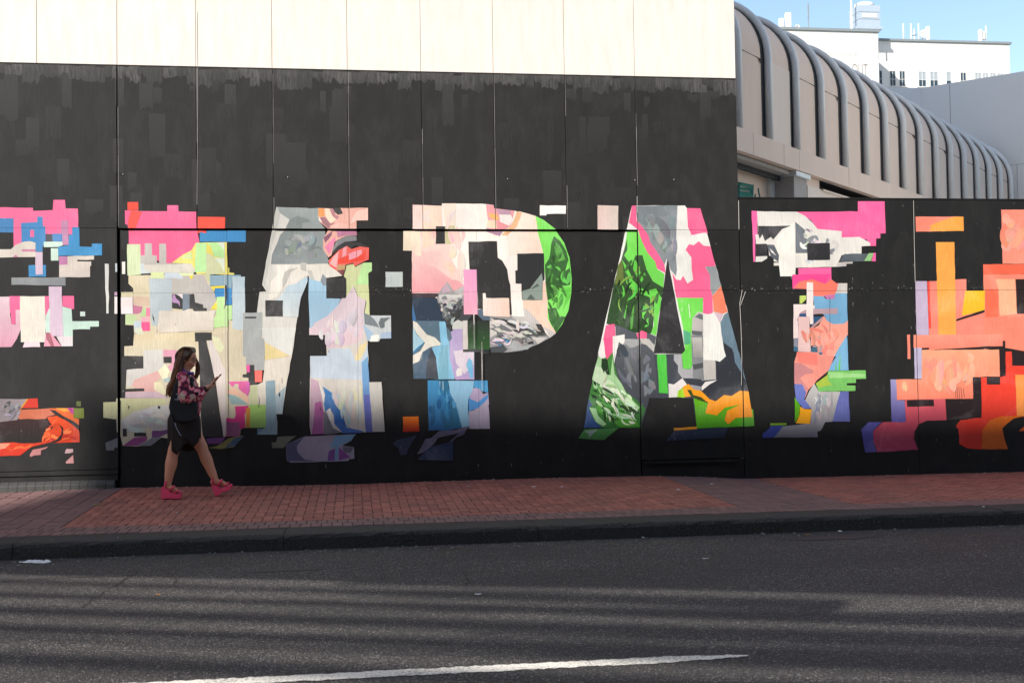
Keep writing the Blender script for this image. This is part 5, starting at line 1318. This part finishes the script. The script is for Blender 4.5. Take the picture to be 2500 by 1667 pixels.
# ---------------------------------------------------------------- across the street, behind the camera: what shades the place
M['opp'] = plain('brick_facade', (.26, .22, .20), .8, .2, 1.5)
M['opp2'] = plain('blocker_grey', (.16, .16, .165), .6)
def block(name, x0, x1, y0, y1, h, label):
    e = empty(name, label, 'building')
    MB().box((x0, y0, -.19), (x1, y1, h)).build('facade', M['opp'], e)
    z = 4.0
    while z < h-2:
        MB().box((x0+.6, y1+.002, z), (x1-.6, y1+.05, z+1.7)).build('window_band', M['glass'], e); z += 3.4
    return e
block('office_tower', -4.5, 22, -46, -19, 24, 'brown brick office tower facing the mural from across the street')
block('office_tower', -120, -27.5, -21.5, -19, 26, 'unseen brick block added left of the gap to hide sky')  # added only to block sky on the left
block('sky_blocker', -150, -30, -100, -78, 46, 'unseen brick mass added far back to hide low sky')  # added to close the low sky behind the gap
KY, KX = 31*SD.z/-SD.y, 31*SD.x/-SD.y
sb = empty('shade_plate', 'unseen plate cut to cast the soft shade line on the wall', 'blocker')  # invented blocker, outline shaped by the shade wanted on wall and pavement
MB().prism([(x+KX, -31.3, KY+z) for x, z in ((-3.4, 1.20), (-3.45, .1), (-1.7, -2.0), (-22, -2.0), (-22, -3.9), (3.5, -3.9), (8.0, -5.3), (27.3, -5.3), (27.3, .74), (9.5, .82), (4.0, .86), (1.0, 1.04), (-.4, 1.20))], (0, .3, 0)).build('shade_plate_cut', M['opp2'], sb)
pg = empty('shade_bars', 'unseen bars added to throw light bands onto the road', 'shade_bars')  # invented bars, each set sunward of a dark band wanted on the road
def shade_bar(p, q, r0, r1, LT):
    a = Vector((p[0], p[1], RZ))+SD*LT; b = Vector((q[0], q[1], RZ))+SD*LT; d = (b-a)
    MB().tube([a-d*.35, a.lerp(b, .5), b, b+d*.6], [r0*.8, r0, r1, r1*1.2], 8).build('shade_bar', M['opp2'], pg)
for p, q, r0, r1, LT in (((-2.3,-4.45),(3,-6.05),.40,.5,8.2), ((-2.3,-5.45),(1.2,-6.78),.05,.10,11), ((-2.5,-5.92),(2.5,-7.72),.05,.10,9.5), ((-2.5,-6.48),(2.77,-8.40),.085,.11,10.5), ((-2.4,-7.08),(2.8,-8.95),.07,.12,9),
    ((-2.0,-7.50),(3.0,-9.25),.03,.05,10), ((-2.08,-7.98),(3.0,-9.85),.10,.13,11.5), ((-2.0,-8.85),(3.2,-10.7),.06,.10,10), ((1.2,-6.35),(5,-7.5),.05,.16,11), ((1.0,-7.3),(5,-8.3),.02,.12,10), ((1.8,-8.3),(5,-9.35),.03,.14,10.5)):
    shade_bar(p, q, r0, r1, LT*1.35)
# unseen pale block added on the right: its bounced sunlight fills the vault
M['pale'] = plain('bounce_face', (.84, .82, .77), .8, .03, .5)
e = empty('bounce_block', 'unseen pale block added right of the hoarding to bounce sunlight', 'building')
MB().box((16.8, .4, -.19), (30, 7.0, 20)).build('facade', M['pale'], e)
for k in range(5):
    for j in range(2): MB().box((16.75, 1.4+j*3.0, 5.5+k*3.2), (16.798, 2.4+j*3.0, 6.9+k*3.2)).build('window', M['glass'], e)

# ---------------------------------------------------------------- litter
M['paper'] = plain('white_paper', (.72, .72, .74), .7, .06, 30)
M['leaf'] = plain('yellow_green_leaf', (.20, .19, .06), .6, .2, 40)
M['dryleaf'] = plain('dry_leaf', (.32, .17, .07), .7, .2, 40)
M['grit'] = plain('grit', (.30, .285, .265), .8)
def ground_pt(x, y):
    p = on_z(x, y, RZ)
    if p.y < KF: return p
    for _ in range(12):
        z = walk_z(p.x, max(KB, p.y)) if p.y > KB else 0; p = on_z(x, y, z)
    return p
def crumple(x0, x1, y, wide, lift, mat, name, label, cat, seed, grp=None, nx=12, ny=5):
    rnd = random.Random(seed); a, b = ground_pt(x0, y), ground_pt(x1, y); d = b-a; s = Vector((-d.y, d.x, 0)).normalized(); v = []
    for j in range(ny):
        for i in range(nx):
            t = i/(nx-1); u_ = j/(ny-1)-.5; k = wide*(1+.35*rnd.uniform(-1, 1))*(.6+.4*math.sin(math.pi*t))
            p = a+d*t+s*u_*k; v.append((p.x+rnd.uniform(-.006, .006), p.y+rnd.uniform(-.006, .006), p.z+.004+lift*(rnd.random()**1.5)*(1-1.4*abs(u_))))
    f = [(j*nx+i, j*nx+i+1, (j+1)*nx+i+1, (j+1)*nx+i) for j in range(ny-1) for i in range(nx-1)]
    o = MB().add(v, f).build(name, mat); s_ = o.modifiers.new('thick', 'SOLIDIFY'); s_.thickness = .0015
    return tag(o, label, cat, grp)
crumple(48, 123, 1373, .10, .032, M['paper'], 'paper_wrapper', 'long crumpled white paper wrapper lying in the gutter at the far left', 'litter', 1)
crumple(228, 246, 1232.5, .05, .02, M['leaf'], 'fallen_leaf', 'small yellowish leaf on the bricks left of the woman', 'leaf', 2, None, 6, 4)
for i, (x, y, w_, mat, nm, lab) in enumerate(((1723,1364,14,'paper','paper_scrap','white paper scrap on the dark asphalt right of centre'), (1167,1451,13,'paper','paper_scrap','white scrap lying on the sunlit asphalt near the middle of the road'),
        (1501,1329,14,'dryleaf','fallen_leaf','tan dry leaf on the road just off the kerb, right of centre'), (1304,1188.5,11,'paper','paper_scrap','white scrap on the red bricks near the wall, mid pavement'), (1143,1187,8,'paper','paper_scrap','small pale scrap near the wall left of the larger white scrap'),
        (1371,1189,7,'paper','paper_scrap','tiny pale scrap near the wall right of the larger white scrap'), (1656,1196,9,'paper','paper_scrap','pale scrap at the edge of the plum brick band'), (1738,1182,8,'paper','paper_scrap','pale scrap in the middle of the plum brick band'),
        (1571,1313,9,'paper','paper_scrap','crumpled grey scrap against the kerb right of the tan leaf'), (1094,1350,8,'dryleaf','fallen_leaf','brown leaf crumb on the road below the middle of the kerb'), (1117,1338,7,'dryleaf','fallen_leaf','yellowish leaf crumb close to the kerb near the middle'), (2052,1298,9,'paper','paper_scrap','pale scrap in the gutter under the T'),
        (1971,1306,12,'dryleaf','fallen_leaf','brown leaf bits against the kerb below the T'), (2401,1237.5,6,'paper','paper_scrap','white speck of paper on the kerb at the far right'), (385,1453,10,'dryleaf','fallen_leaf','small orange leaf on the sunlit road at the left'), (194,1203,5,'grit','pebble','round pale pebble on the plum bricks at the left'))):
    crumple(x-w_/2, x+w_/2, y, .03, .018, M[mat], nm, lab, 'leaf' if nm == 'fallen_leaf' else 'pebble' if nm == 'pebble' else 'litter', 10+i, 'small litter scattered on road and pavement', 5, 4)
m = MB(); rnd = random.Random(5)
for i in range(420):
    if i < 200: x, y = rnd.uniform(-4.2, 9), KF-.03-abs(rnd.gauss(0, .18)); z = RZ
    elif i < 300: x, y = rnd.uniform(-4.4, 9.5), -abs(rnd.gauss(0, .05))-.02; z = walk_z(x, y)
    else: x, y = rnd.uniform(-4.2, 9), rnd.uniform(-3.9, -.1); z = walk_z(x, y) if y > KB else -.002
    r = rnd.uniform(.003, .009) if i % 9 else rnd.uniform(.008, .015)
    m.ell((x, y, z+r*.4), (r*rnd.uniform(.8, 1.8), r, r*.6), None, 5, 3)
tag(m.build('grit_specks', M['grit']), 'pale grit and crumbs scattered on the pavement and gutter', kind='stuff')
# ---------------------------------------------------------------- the walking woman
fz = lambda x, y: (370+x/3.824, 830+y/3.824)
ft = fz(180, 1484); g_ = Vector((-2.3, -1.2, 0))
for _ in range(20): g_ = on_z(*ft, walk_z(g_.x, g_.y))
PY = g_.y+.10; GZ = walk_z(g_.x, g_.y)
def P(x, y, d=0.0): return on_y(*fz(x, y), PY+d)
M['skin'] = plain('skin', (.60, .275, .17), .5, .05, 20, 0, .4)
t = NT('hair_brown', .42, .5); n = t.noise(t.pos((60, 60, 5)), 3, 4, .6); z = t.node('ShaderNodeSeparateXYZ'); t.l.new(t.pos(), z.inputs[0])
tip = t.ramp(t.math('MULTIPLY', t.math('SUBTRACT', 1.75, z.outputs[2]), 1.25), [(.10, (.10, .047, .026)), (.75, (.50, .22, .085))])
t.color(t.mix(t.ramp(n, [(.35, .6), (.65, 0)]), tip, (.045, .021, .012))); t.bump(n, .5, .01); M['hair'] = t.m
t = NT('floral_cloth', .75, .2)
v = t.voro(t.pos((1, 1, 1.1)), 17, 'Distance'); vc = t.voro(t.pos(), 17, 'Color'); n = t.noise(t.pos(), 42, 3, .6); nb_ = t.noise(t.pos(), 9, 3, .6)
sep = t.node('ShaderNodeSeparateColor'); t.l.new(vc, sep.inputs[0])
petal = t.ramp(t.math('ADD', v, t.math('MULTIPLY', n, .35)), [(.25, (.60, .035, .085)), (.42, (.80, .15, .22)), (.55, (.82, .46, .46)), (.72, (.58, .07, .14)), (.98, (.05, .015, .03))])
c = t.mix(t.ramp(nb_, [(.60, 0), (.63, 1)]), petal, (.016, .012, .016)); c = t.mix(t.ramp(sep.outputs[1], [(.86, 0), (.88, .8)]), c, (.55, .48, .36))
t.color(c); t.bump(n, .25, .006); M['floral'] = t.m; M['strand'] = plain('hair_strand', (.30, .135, .06), .4, .3, 20)
t = NT('black_cloth', .8, .2); n = t.noise(t.pos((14, 14, 3)), 3, 4); t.color(t.mix(n, (.015, .012, .011), (.030, .023, .021))); t.bump(n, .4, .01); M['skirt'] = t.m
M['bagcloth'] = plain('bag_canvas', (.010, .012, .017), .65, .2, 8, .1)
M['print'] = plain('bag_print', (.42, .52, .60), .7)
M['pink'] = plain('pink_patent', (.80, .055, .155), .38, .05, 9, 0, .5)
M['purple'] = plain('purple_scarf', (.10, .035, .30), .7)
M['brown'] = plain('brown_lining', (.22, .055, .018), .7)
M['phone'] = plain('phone_case', (.022, .020, .024), .3, .05)
M['screen'] = plain('phone_glass', (.012, .012, .014), .08)
M['cuff'] = plain('black_band', (.012, .011, .013), .6)
M['lips'] = plain('lips', (.34, .075, .065), .45)
M['eye'] = plain('eye_white', (.62, .58, .54), .3); M['iris'] = plain('iris_dark', (.02, .012, .008), .2); M['brow'] = plain('eyebrow', (.025, .013, .009), .7)
M['metal'] = plain('ring_metal', (.75, .73, .70), .25, .05, 5, 0, .5, 1)
woman = empty('person', 'long-haired woman in floral blouse, dark skirt and pink platform sandals, looking at a phone', 'person')
def remesh(mb, name, mat, parent, vox, smooth=6, fac=.5):
    me = bpy.data.meshes.new(name); me.from_pydata(mb.v, [], mb.f)
    o = bpy.data.objects.new(name, me); C.objects.link(o)
    r = o.modifiers.new('r', 'REMESH'); r.mode = 'VOXEL'; r.voxel_size = vox
    s = o.modifiers.new('s', 'SMOOTH'); s.iterations = smooth; s.factor = fac
    bpy.context.view_layer.update()
    me2 = bpy.data.meshes.new_from_object(o.evaluated_get(bpy.context.evaluated_depsgraph_get())); me2.name = name
    bpy.data.objects.remove(o); return link(name, me2, mat, parent, True)
def loft(mb, rings, seg=28):                # rings: (centre, half depth along x, half width along y, tilt)
    base = len(mb.v)
    for c, a, b, *tl in rings:
        k = tl[0] if tl else 0
        for i in range(seg):
            ph = 2*math.pi*i/seg; x_ = a*math.cos(ph)
            mb.v.append((c.x+x_, c.y+b*math.sin(ph), c.z+x_*k))
    for j in range(len(rings)-1):
        for i in range(seg):
            p = base+j*seg+i; q = base+j*seg+(i+1) % seg; mb.f.append((p, q, q+seg, p+seg))
    mb.f.append(tuple(base+i for i in range(seg))[::-1]); mb.f.append(tuple(base+(len(rings)-1)*seg+i for i in range(seg)))
def limb(mb, pts, rad, seg=14):
    # smooth the chain with a Catmull-Rom spline, round both ends
    pts = [Vector(p) for p in pts]; Q = []; R_ = []
    ext = [pts[0]*2-pts[1]]+pts+[pts[-1]*2-pts[-2]]; rr = [rad[0]]+list(rad)+[rad[-1]]
    for i in range(1, len(ext)-2):
        for k in range(5):
            t = k/5; a, b, c, d = ext[i-1:i+3]
            Q.append(.5*((2*b)+(c-a)*t+(2*a-5*b+4*c-d)*t*t+(3*b-a-3*c+d)*t**3)); R_.append(rr[i]+(rr[i+1]-rr[i])*(t*t*(3-2*t)))
    Q.append(pts[-1]); R_.append(rad[-1])
    mb.tube(Q, R_, seg); mb.ell(Q[0], (R_[0],)*3, None, 12, 8); mb.ell(Q[-1], (R_[-1],)*3, None, 12, 8)

# --- head frame: she looks along +x, turned a little to the camera, chin down
hc = P(338, 178, 0)
HM = Matrix.Rotation(math.radians(-16), 3, 'Z') @ Matrix.Rotation(math.radians(13), 3, 'Y')
hp = lambda x, y, z: hc+HM @ Vector((x, y, z))
body = MB()
body.ell(hp(-.005, 0, .028), (.094, .074, .098), HM, 24, 16)
body.ell(hp(.022, 0, -.045), (.068, .056, .072), HM, 20, 12)
body.ell(hp(.052, 0, -.088), (.030, .032, .026), HM)
body.ell(hp(.040, 0, .045), (.054, .058, .055), HM)
for s in (-1, 1):
    body.ell(hp(.052, s*.033, -.030), (.030, .027, .030), HM)         # cheeks
    body.ell(hp(.076, s*.030, .022), (.016, .026, .010), HM)          # brow ridge
    body.ell(hp(-.008, s*.074, -.012), (.018, .010, .030), HM)        # ears
body.tube([hp(.080, 0, .022), hp(.096, 0, .000), hp(.112, 0, -.024), hp(.103, 0, -.033)], [.009, .010, .012, .011], 10)
for s in (-1, 1): body.ell(hp(.098, s*.010, -.031), (.010, .008, .007), HM)
body.ell(hp(.088, 0, -.054), (.012, .022, .008), HM); body.ell(hp(.086, 0, -.066), (.012, .019, .009), HM)
limb(body, [hp(-.020, 0, -.05), P(322, 280), P(316, 320)], [.056, .052, .058])
loft(body, [(P(312, 318), .06, .09), (P(314, 345), .085, .165), (P(322, 400), .105, .160), (P(330, 460), .122, .150), (P(322, 530), .115, .135), (P(312, 600), .112, .130), (P(306, 670), .140, .158), (P(300, 740), .165, .175), (P(300, 800), .150, .17)], 28)
ND, FD = -.095, .085
limb(body, [P(285, 770, ND), P(245, 900, ND), P(214, 1010, ND), P(196, 1075, ND), P(184, 1150, ND), P(166, 1250, ND), P(155, 1325, ND), P(150, 1365, ND)], [.082, .076, .070, .064, .071, .054, .042, .040])
limb(body, [P(330, 770, FD), P(410, 900, FD), P(462, 990, FD), P(482, 1040, FD), P(512, 1110, FD), P(556, 1215, FD), P(588, 1290, FD), P(590, 1325, FD)], [.084, .082, .074, .066, .070, .054, .042, .040])
def foot(mb, a, b, d, w_=.036):
    heel = P(*a, d); toe = P(*b, d); v = toe-heel
    limb(mb, [heel, heel+v*.45+Vector((0, 0, .012)), heel+v*.78], [.034, .035, .026])
    for i, (yy, l, r) in enumerate(((-.028, .98, .011), (-.012, .97, .010), (.002, .94, .009), (.015, .90, .009), (.027, .85, .008))):
        limb(mb, [heel+v*.72+Vector((0, yy*.7, -.004)), heel+v*l+Vector((0, yy, -.008))], [r*1.2, r])
foot(body, (138, 1372), (274, 1428), ND); foot(body, (574, 1326), (726, 1352), FD)
# arms
sh, el, wr = P(292, 352, -.165), P(322, 528, -.225), P(512, 447, -.16)
sh2, el2, wr2 = P(345, 352, .155), P(420, 520, .20), P(520, 448, -.02)
limb(body, [sh, sh.lerp(el, .5), el, el.lerp(wr, .5), wr], [.056, .050, .044, .040, .027])
limb(body, [sh2, sh2.lerp(el2, .5), el2, el2.lerp(wr2, .5), wr2], [.056, .050, .044, .038, .027])
# phone between the hands, tilted towards her face
pc_ = P(613, 364, -.085); pu = (P(640, 340, -.085)-P(598, 392, -.085)).normalized()      # long axis
pw = Vector((0, 1, 0)); pn = pu.cross(pw).normalized()
ph = empty('phone', 'dark smartphone held up in front of the walking woman', 'phone')
def slab(c, hu, hw, hn): return MB().obox(c-pu*hu-pw*hw-pn*hn, pu*2*hu, pw*2*hw, pn*2*hn)
bevel(slab(pc_, .076, .037, .0045).build('phone_body', M['phone'], ph), .006, 2)
slab(pc_-pn*.0050, .071, .033, .0006).build('screen', M['screen'], ph)
slab(pc_+pn*.0058+pu*.056-pw*.018, .012, .012, .0015).build('camera_bump', M['phone'], ph)
def hand(wrist, palm_to, side, curl):
    v = (palm_to-wrist); L = v.length; d = v.normalized(); lat = Vector((0, 1, 0)); lat = (lat-d*lat.dot(d)).normalized(); nn = d.cross(lat)
    body.ell(wrist+v*.55, (L*.58, .036, .017), Matrix((d, lat, nn)).transposed(), 16, 10)
    limb(body, [wrist-d*.01, wrist+v*.3], [.026, .027])
    for i, (o_, ln) in enumerate(((-.028, .062), (-.010, .072), (.009, .068), (.026, .054))):
        k0 = wrist+v*.92+lat*o_; tgt = pc_+pn*.012-pu*(.045-.022*i)+pw*side*.034
        k1 = k0.lerp(tgt, .55)+nn*-.004+pn*.012; k2 = tgt+pw*side*.004
        limb(body, [k0, k1, k2, k2-pn*.012-pw*side*.006], [.0105, .0095, .0088, .0075], 8)
    b0 = wrist+v*.25+lat*side*.026-nn*.006; tip = pc_-pn*.014-pu*.050+pw*side*.016
    limb(body, [b0, b0.lerp(tip, .5)-pn*.018, tip], [.0135, .0115, .0085], 8)
hand(wr, P(562, 415, -.14), -1, 1); hand(wr2, P(572, 412, -.045), 1, 1)
bd = remesh(body, 'body', M['skin'], woman, .0052, 3)
# face details
for s in (-1, 1):
    m = MB(); m.ell(hp(.081, s*.030, .006), (.009, .014, .0058), HM, 12, 8); e = m.build('eye', M['eye'], woman, True)
    MB().ell(hp(.0875, s*.029, .005), (.004, .006, .0052), HM, 10, 6).build('iris', M['iris'], e, True)
    MB().tube([hp(.086, s*.014, .010), hp(.0885, s*.029, .0135), hp(.080, s*.046, .008)], [.002, .0035, .002], 6).build('eyelid', M['brow'], e)
    MB().tube([hp(.092, s*.013, .026), hp(.090, s*.032, .033), hp(.076, s*.052, .027)], [.0035, .0045, .002], 6).build('eyebrow', M['brow'], woman)
m = MB().ell(hp(.0975, 0, -.0545), (.005, .017, .0045), HM, 12, 6).ell(hp(.096, 0, -.0635), (.0055, .015, .005), HM, 12, 6); m.build('lips', M['lips'], woman, True)
# hair: cap plus long locks falling down the back, some over the far shoulder
hair = MB()
hair.ell(hp(-.026, 0, .042), (.102, .094, .104), HM, 22, 14)
hair.ell(hp(-.060, 0, -.03), (.075, .088, .12), HM, 18, 12)
rnd = random.Random(3)
ends = [(140+rnd.uniform(-8, 62), 512+rnd.uniform(-50, 22)) for _ in range(46)]
for i, (ex, ey) in enumerate(ends):
    u_ = i/45; dd = -.105+.20*rnd.random(); a = rnd.uniform(-.9, .9)
    r0 = hp(-.03-.06*rnd.random(), a*.075, .10*(1-abs(a)*.5)+.02); k = rnd.uniform(-.012, .012)
    m1 = P(258-28*u_*rnd.random(), 205+rnd.uniform(-20, 20), dd*.9); m2 = P(212-15*rnd.random()+rnd.uniform(0, 44), 320+rnd.uniform(-12, 12), dd+k); m3 = P(174+(ex-160)*.6+rnd.uniform(-10, 18), 425, dd*.95)
    limb(hair, [r0, m1, m2, m3, P(ex, ey, dd*.85)], [.018, .026, .025, .020, .006], 7)
for i in range(12):                          # strands round the ear and on the far side of the face
    a = rnd.uniform(.6, 1)
    limb(hair, [hp(.02, .07*a, .10), hp(.055, .088, .02), P(432+rnd.uniform(-12, 8), 235+rnd.uniform(-8, 8), .09), P(432+rnd.uniform(-20, 14), 300, .10), P(415+rnd.uniform(-26, 20), 372+rnd.uniform(-20, 25), .09)], [.014, .018, .018, .014, .005], 7)
for i in range(10):
    limb(hair, [hp(.045-.012*i, -.045, .118-.004*i), hp(.025-.010*i, -.084, .05), hp(-.018-.006*i, -.092, -.03), P(270-4*i, 260+rnd.uniform(-5, 25), -.10), P(238-5*i, 350+rnd.uniform(-20, 40), -.105)], [.010, .015, .016, .017, .008], 7)
for i in range(10):
    a = -.9+.2*i
    limb(hair, [hp(.060, a*.052, .098), hp(.02, a*.075, .135), hp(-.06, a*.085, .115), hp(-.115, a*.08, .02), P(240, 240, a*.09)], [.007, .014, .018, .022, .016], 7)
remesh(hair, 'hair', M['hair'], woman, .0055, 2, .4)
stn = MB()                                   # loose single strands in a lighter brown
for i in range(90):
    a = rnd.uniform(-1, 1); d_ = rnd.uniform(-.125, -.02); r0 = hp(-.03-.07*rnd.random(), -.06-.03*rnd.random(), .11-.05*rnd.random())
    ex, ey = 132+rnd.uniform(0, 80), 500+rnd.uniform(-90, 40); w1 = rnd.uniform(-9, 9)
    limb_pts = [r0, P(272-44*rnd.random(), 205+w1, d_-.012), P(232-34*rnd.random()+w1, 320, d_-.014), P(190+(ex-160)*.6+w1, 425, d_-.012), P(ex, ey, d_*.8)]
    Q = []
    for k in range(4):
        for s_ in range(3): Q.append(limb_pts[k].lerp(limb_pts[k+1], s_/3)+Vector((rnd.uniform(-.003, .003), -.004, 0)))
    Q.append(limb_pts[-1]); stn.tube(Q, [.0028]*(len(Q)-1)+[.001], 4)
o = stn.build('hair_strands', M['strand'], woman, True); o['kind'] = 'stuff'
# blouse: shell, collar, open front edge and gathered sleeves
bl = MB()
loft(bl, [(P(310, 316), .070, .092), (P(310, 340), .100, .180), (P(322, 395), .122, .182), (P(334, 455), .142, .172), (P(330, 530), .138, .158), (P(322, 600), .134, .152), (P(318, 660), .142, .160)], 30)
for d0 in (-.150, .10):
    limb(bl, [P(428, 470, d0), P(440, 560, d0), P(442, 640, d0), P(428, 705, d0)], [.035, .030, .028, .020], 10)
def sleeve(a, b, c):
    limb(bl, [a, a.lerp(b, .45)+Vector((-.006, 0, 0)), b+Vector((-.004, 0, -.012)), b.lerp(c, .3), b.lerp(c, .62), b.lerp(c, .9)], [.078, .076, .078, .068, .052, .034], 14)
sleeve(sh, el, wr); sleeve(sh2, el2, wr2)
rn2 = random.Random(11)
for a, b in ((sh, el), (el, wr), (sh2, el2), (el2, wr2)):              # folds
    for k in range(5):
        q = a.lerp(b, .12+.17*k); s = (b-a).normalized(); o_ = Vector((-s.z, 0, s.x))*rn2.choice((-1, 1))*.05
        bl.ell(q+o_+Vector((0, -.03 if a.y < PY else .03, 0)), (.030, .026, .020), Matrix.Rotation(rn2.uniform(-1, 1), 3, 'Y'), 10, 6)
remesh(bl, 'blouse', M['floral'], woman, .0070, 3)
for a, b in ((el, wr), (el2, wr2)): MB().tube([a.lerp(b, .86), a.lerp(b, .98)], [.036, .033], 14).build('cuff', M['cuff'], woman, True)
sc = MB()
for k in range(14):
    a = 2*math.pi*k/14; b = 2*math.pi*(k+1)/14; c0 = P(326, 292)
    sc.tube([c0+Vector((.074*math.cos(a), .076*math.sin(a), .012*math.cos(a*2)-.035*math.cos(a))), c0+Vector((.074*math.cos(b), .076*math.sin(b), .012*math.cos(b*2)-.035*math.cos(b)))], .019, 8)
remesh(sc, 'scarf', M['purple'], woman, .007, 3)
bk = MB()                                    # black yoke of the blouse on the near shoulder
bk.ell(P(322, 345, -.165), (.045, .03, .055), Matrix.Rotation(.5, 3, 'Y')); bk.ell(P(355, 415, -.150), (.05, .03, .045)); bk.ell(P(372, 375, -.12), (.035, .04, .045))
remesh(bk, 'yoke', M['cuff'], woman, .008, 3)
# skirt: hangs long at the back and over the near leg, open at the front
N = 72; sk = MB(); rows = []
levels = [(600, 312, .128, .150), (660, 306, .155, .172), (740, 303, .190, .200), (850, 303, .190, .205), (960, 303, .186, .212)]
def hem(xpx, near):
    pts = [(150, 955), (180, 974), (225, 1034), (262, 1064), (300, 1010), (352, 940), (405, 1002), (432, 960), (452, 885), (475, 860)] if near else [(150, 950), (200, 1010), (300, 1050), (380, 1040), (430, 960), (475, 860)]
    if xpx <= pts[0][0]: return pts[0][1]
    for (a, ya_), (b, yb_) in zip(pts, pts[1:]):
        if xpx <= b: return ya_+(yb_-ya_)*(xpx-a)/(b-a)
    return pts[-1][1]
sk_px = .01 and 3.824*F/((PY+D))*1.0          # zoom pixels per metre at her distance
cols = []
for i in range(N):
    ph_ = 2*math.pi*i/N; fold = 1+.030*math.sin(ph_*11)+.02*math.sin(ph_*17+1); col = []
    xh = 303+.190*math.cos(ph_)*sk_px; hy = hem(xh, math.sin(ph_) < 0)
    ys_ = [600, 660, 740, 800, 850]+[850+(hy-850)*k/4 for k in (1, 2, 3, 4)]
    for y_ in ys_:
        for (y0, c0, a0, b0), (y1, c1_, a1, b1) in zip(levels, levels[1:]):
            if y_ <= y1 or y1 == 960:
                t_ = min(1.6, max(0, (y_-y0)/(y1-y0))) if y1 == 960 else (y_-y0)/(y1-y0)
                cc, aa, bb = c0+(c1_-c0)*t_, a0+(a1-a0)*t_, b0+(b1-b0)*t_
                if y_ <= y1: break
        f_ = 1+(fold-1)*min(1, max(0, (y_-640)/250)); c3 = P(cc, y_)
        col.append((c3.x+aa*f_*math.cos(ph_), c3.y+bb*f_*math.sin(ph_), c3.z))
    cols.append(col)
nr = len(cols[0]); v = [p for c_ in cols for p in c_]
f = [(i*nr+j, ((i+1) % N)*nr+j, ((i+1) % N)*nr+j+1, i*nr+j+1) for i in range(N) for j in range(nr-1)]
so_ = MB().add(v, f).build('skirt', M['skirt'], woman, True); s_ = so_.modifiers.new('thick', 'SOLIDIFY'); s_.thickness = .004
# brown lining panels glimpsed in the slit
m = MB(); m.add([P(392, 868, .02), P(330, 965, .02), P(306, 975, .02), P(382, 850, .02)], [(0, 1, 2, 3)]); m.add([P(392, 872, .03), P(425, 960, .03), P(395, 1000, .03), P(345, 940, .03)], [(0, 1, 2, 3)])
lo = m.build('skirt_lining', M['brown'], woman); s_ = lo.modifiers.new('thick', 'SOLIDIFY'); s_.thickness = .004
# sandals: wedge sole, straps
def sandal(prof_px, d, straps):
    e = MB(); pts = [P(x, y, d-.05) for x, y in prof_px]; so = e.prism(pts, (0, .10, 0)).build('sandal', M['pink'], woman); bevel(so, .008, 2)
    for ptsx, r in straps:
        MBs = MB()
        for (x0, y0), (x1, y1) in zip(ptsx, ptsx[1:]): pass
        a = [P(x, y, d-.046) for x, y in ptsx]; b = [P(x, y, d+.046) for x, y in ptsx[::-1]]
        # band crossing over the foot from the near edge to the far edge
        top = P(ptsx[-1][0], ptsx[-1][1]-8, d)
        MBs.tube(a+[top]+b, r, 8); MBs.build('strap', M['pink'], so, True)
sandal([(86,1378),(120,1372),(150,1392),(178,1424),(240,1438),(272,1428),(280,1440),(274,1474),(262,1482),(172,1482),(160,1474),(148,1483),(92,1484),(86,1470)], ND,
       [([(110,1384),(122,1350),(128,1318)], .007), ([(165,1410),(180,1385),(212,1368)], .011), ([(205,1432),(232,1412),(250,1408)], .010), ([(132,1390),(134,1340),(140,1316)], .006), ([(256,1432),(262,1420),(266,1416)], .009)])
sandal([(553,1358),(590,1352),(622,1368),(650,1382),(700,1368),(735,1342),(750,1350),(752,1368),(735,1392),(690,1415),(655,1418),(640,1440),(604,1460),(596,1456)], FD,
       [([(565,1350),(560,1315),(566,1292)], .007), ([(622,1362),(635,1325),(655,1308)], .011), ([(675,1368),(700,1345),(718,1336)], .010), ([(590,1352),(575,1310),(572,1290)], .006)])
# --- shoulder bag
bag = empty('shoulder_bag', 'black shoulder bag with a pale letter print hanging under the woman\'s arm', 'bag')
bm_ = MB(); bd_ = -.195
pts = [(255,350),(272,430),(300,560),(420,575),(428,640),(420,745),(330,772),(230,765),(178,700),(160,610),(178,520),(205,430),(232,365)]
bm_.prism([P(x, y, bd_-.045) for x, y in pts], (0, .10, 0))
bo = remesh(bm_, 'bag_body', M['bagcloth'], bag, .010, 8, .6)
sm = MB(); sm.tube([P(238, 372, bd_-.01), P(268, 322, -.14), P(300, 306, -.09)], [.016, .014, .012], 8); sm.tube([P(166, 620, bd_), P(182, 690, bd_-.06), P(218, 770, bd_-.05)], [.008, .008, .008], 8)
sm.build('strap', M['bagcloth'], bag, True)
MB().tube([P(212, 752, bd_-.05), P(232, 820, bd_-.06), P(268, 886, bd_-.05), P(280, 892, bd_-.05)], .0028, 6).build('cord', M['print'], bag, True)
MB().tube([P(280, 892, bd_-.05), P(340, 890, bd_-.04), P(382, 852, bd_-.04)], .0045, 6).build('cord', M['bagcloth'], bag, True)
pr = MB()
for q in ([(228,505),(245,502),(260,512),(264,530),(260,548),(246,556),(226,556),(218,550)], [(246,512),(250,524),(246,538),(240,545)]):
    pr.tube([P(x, y, bd_-.050) for x, y in q], .005, 6)
o = pr.build('bag_print', M['print'], bag); o['label'] = 'pale curved letter-like mark printed on the black bag'
bpy.context.view_layer.update()
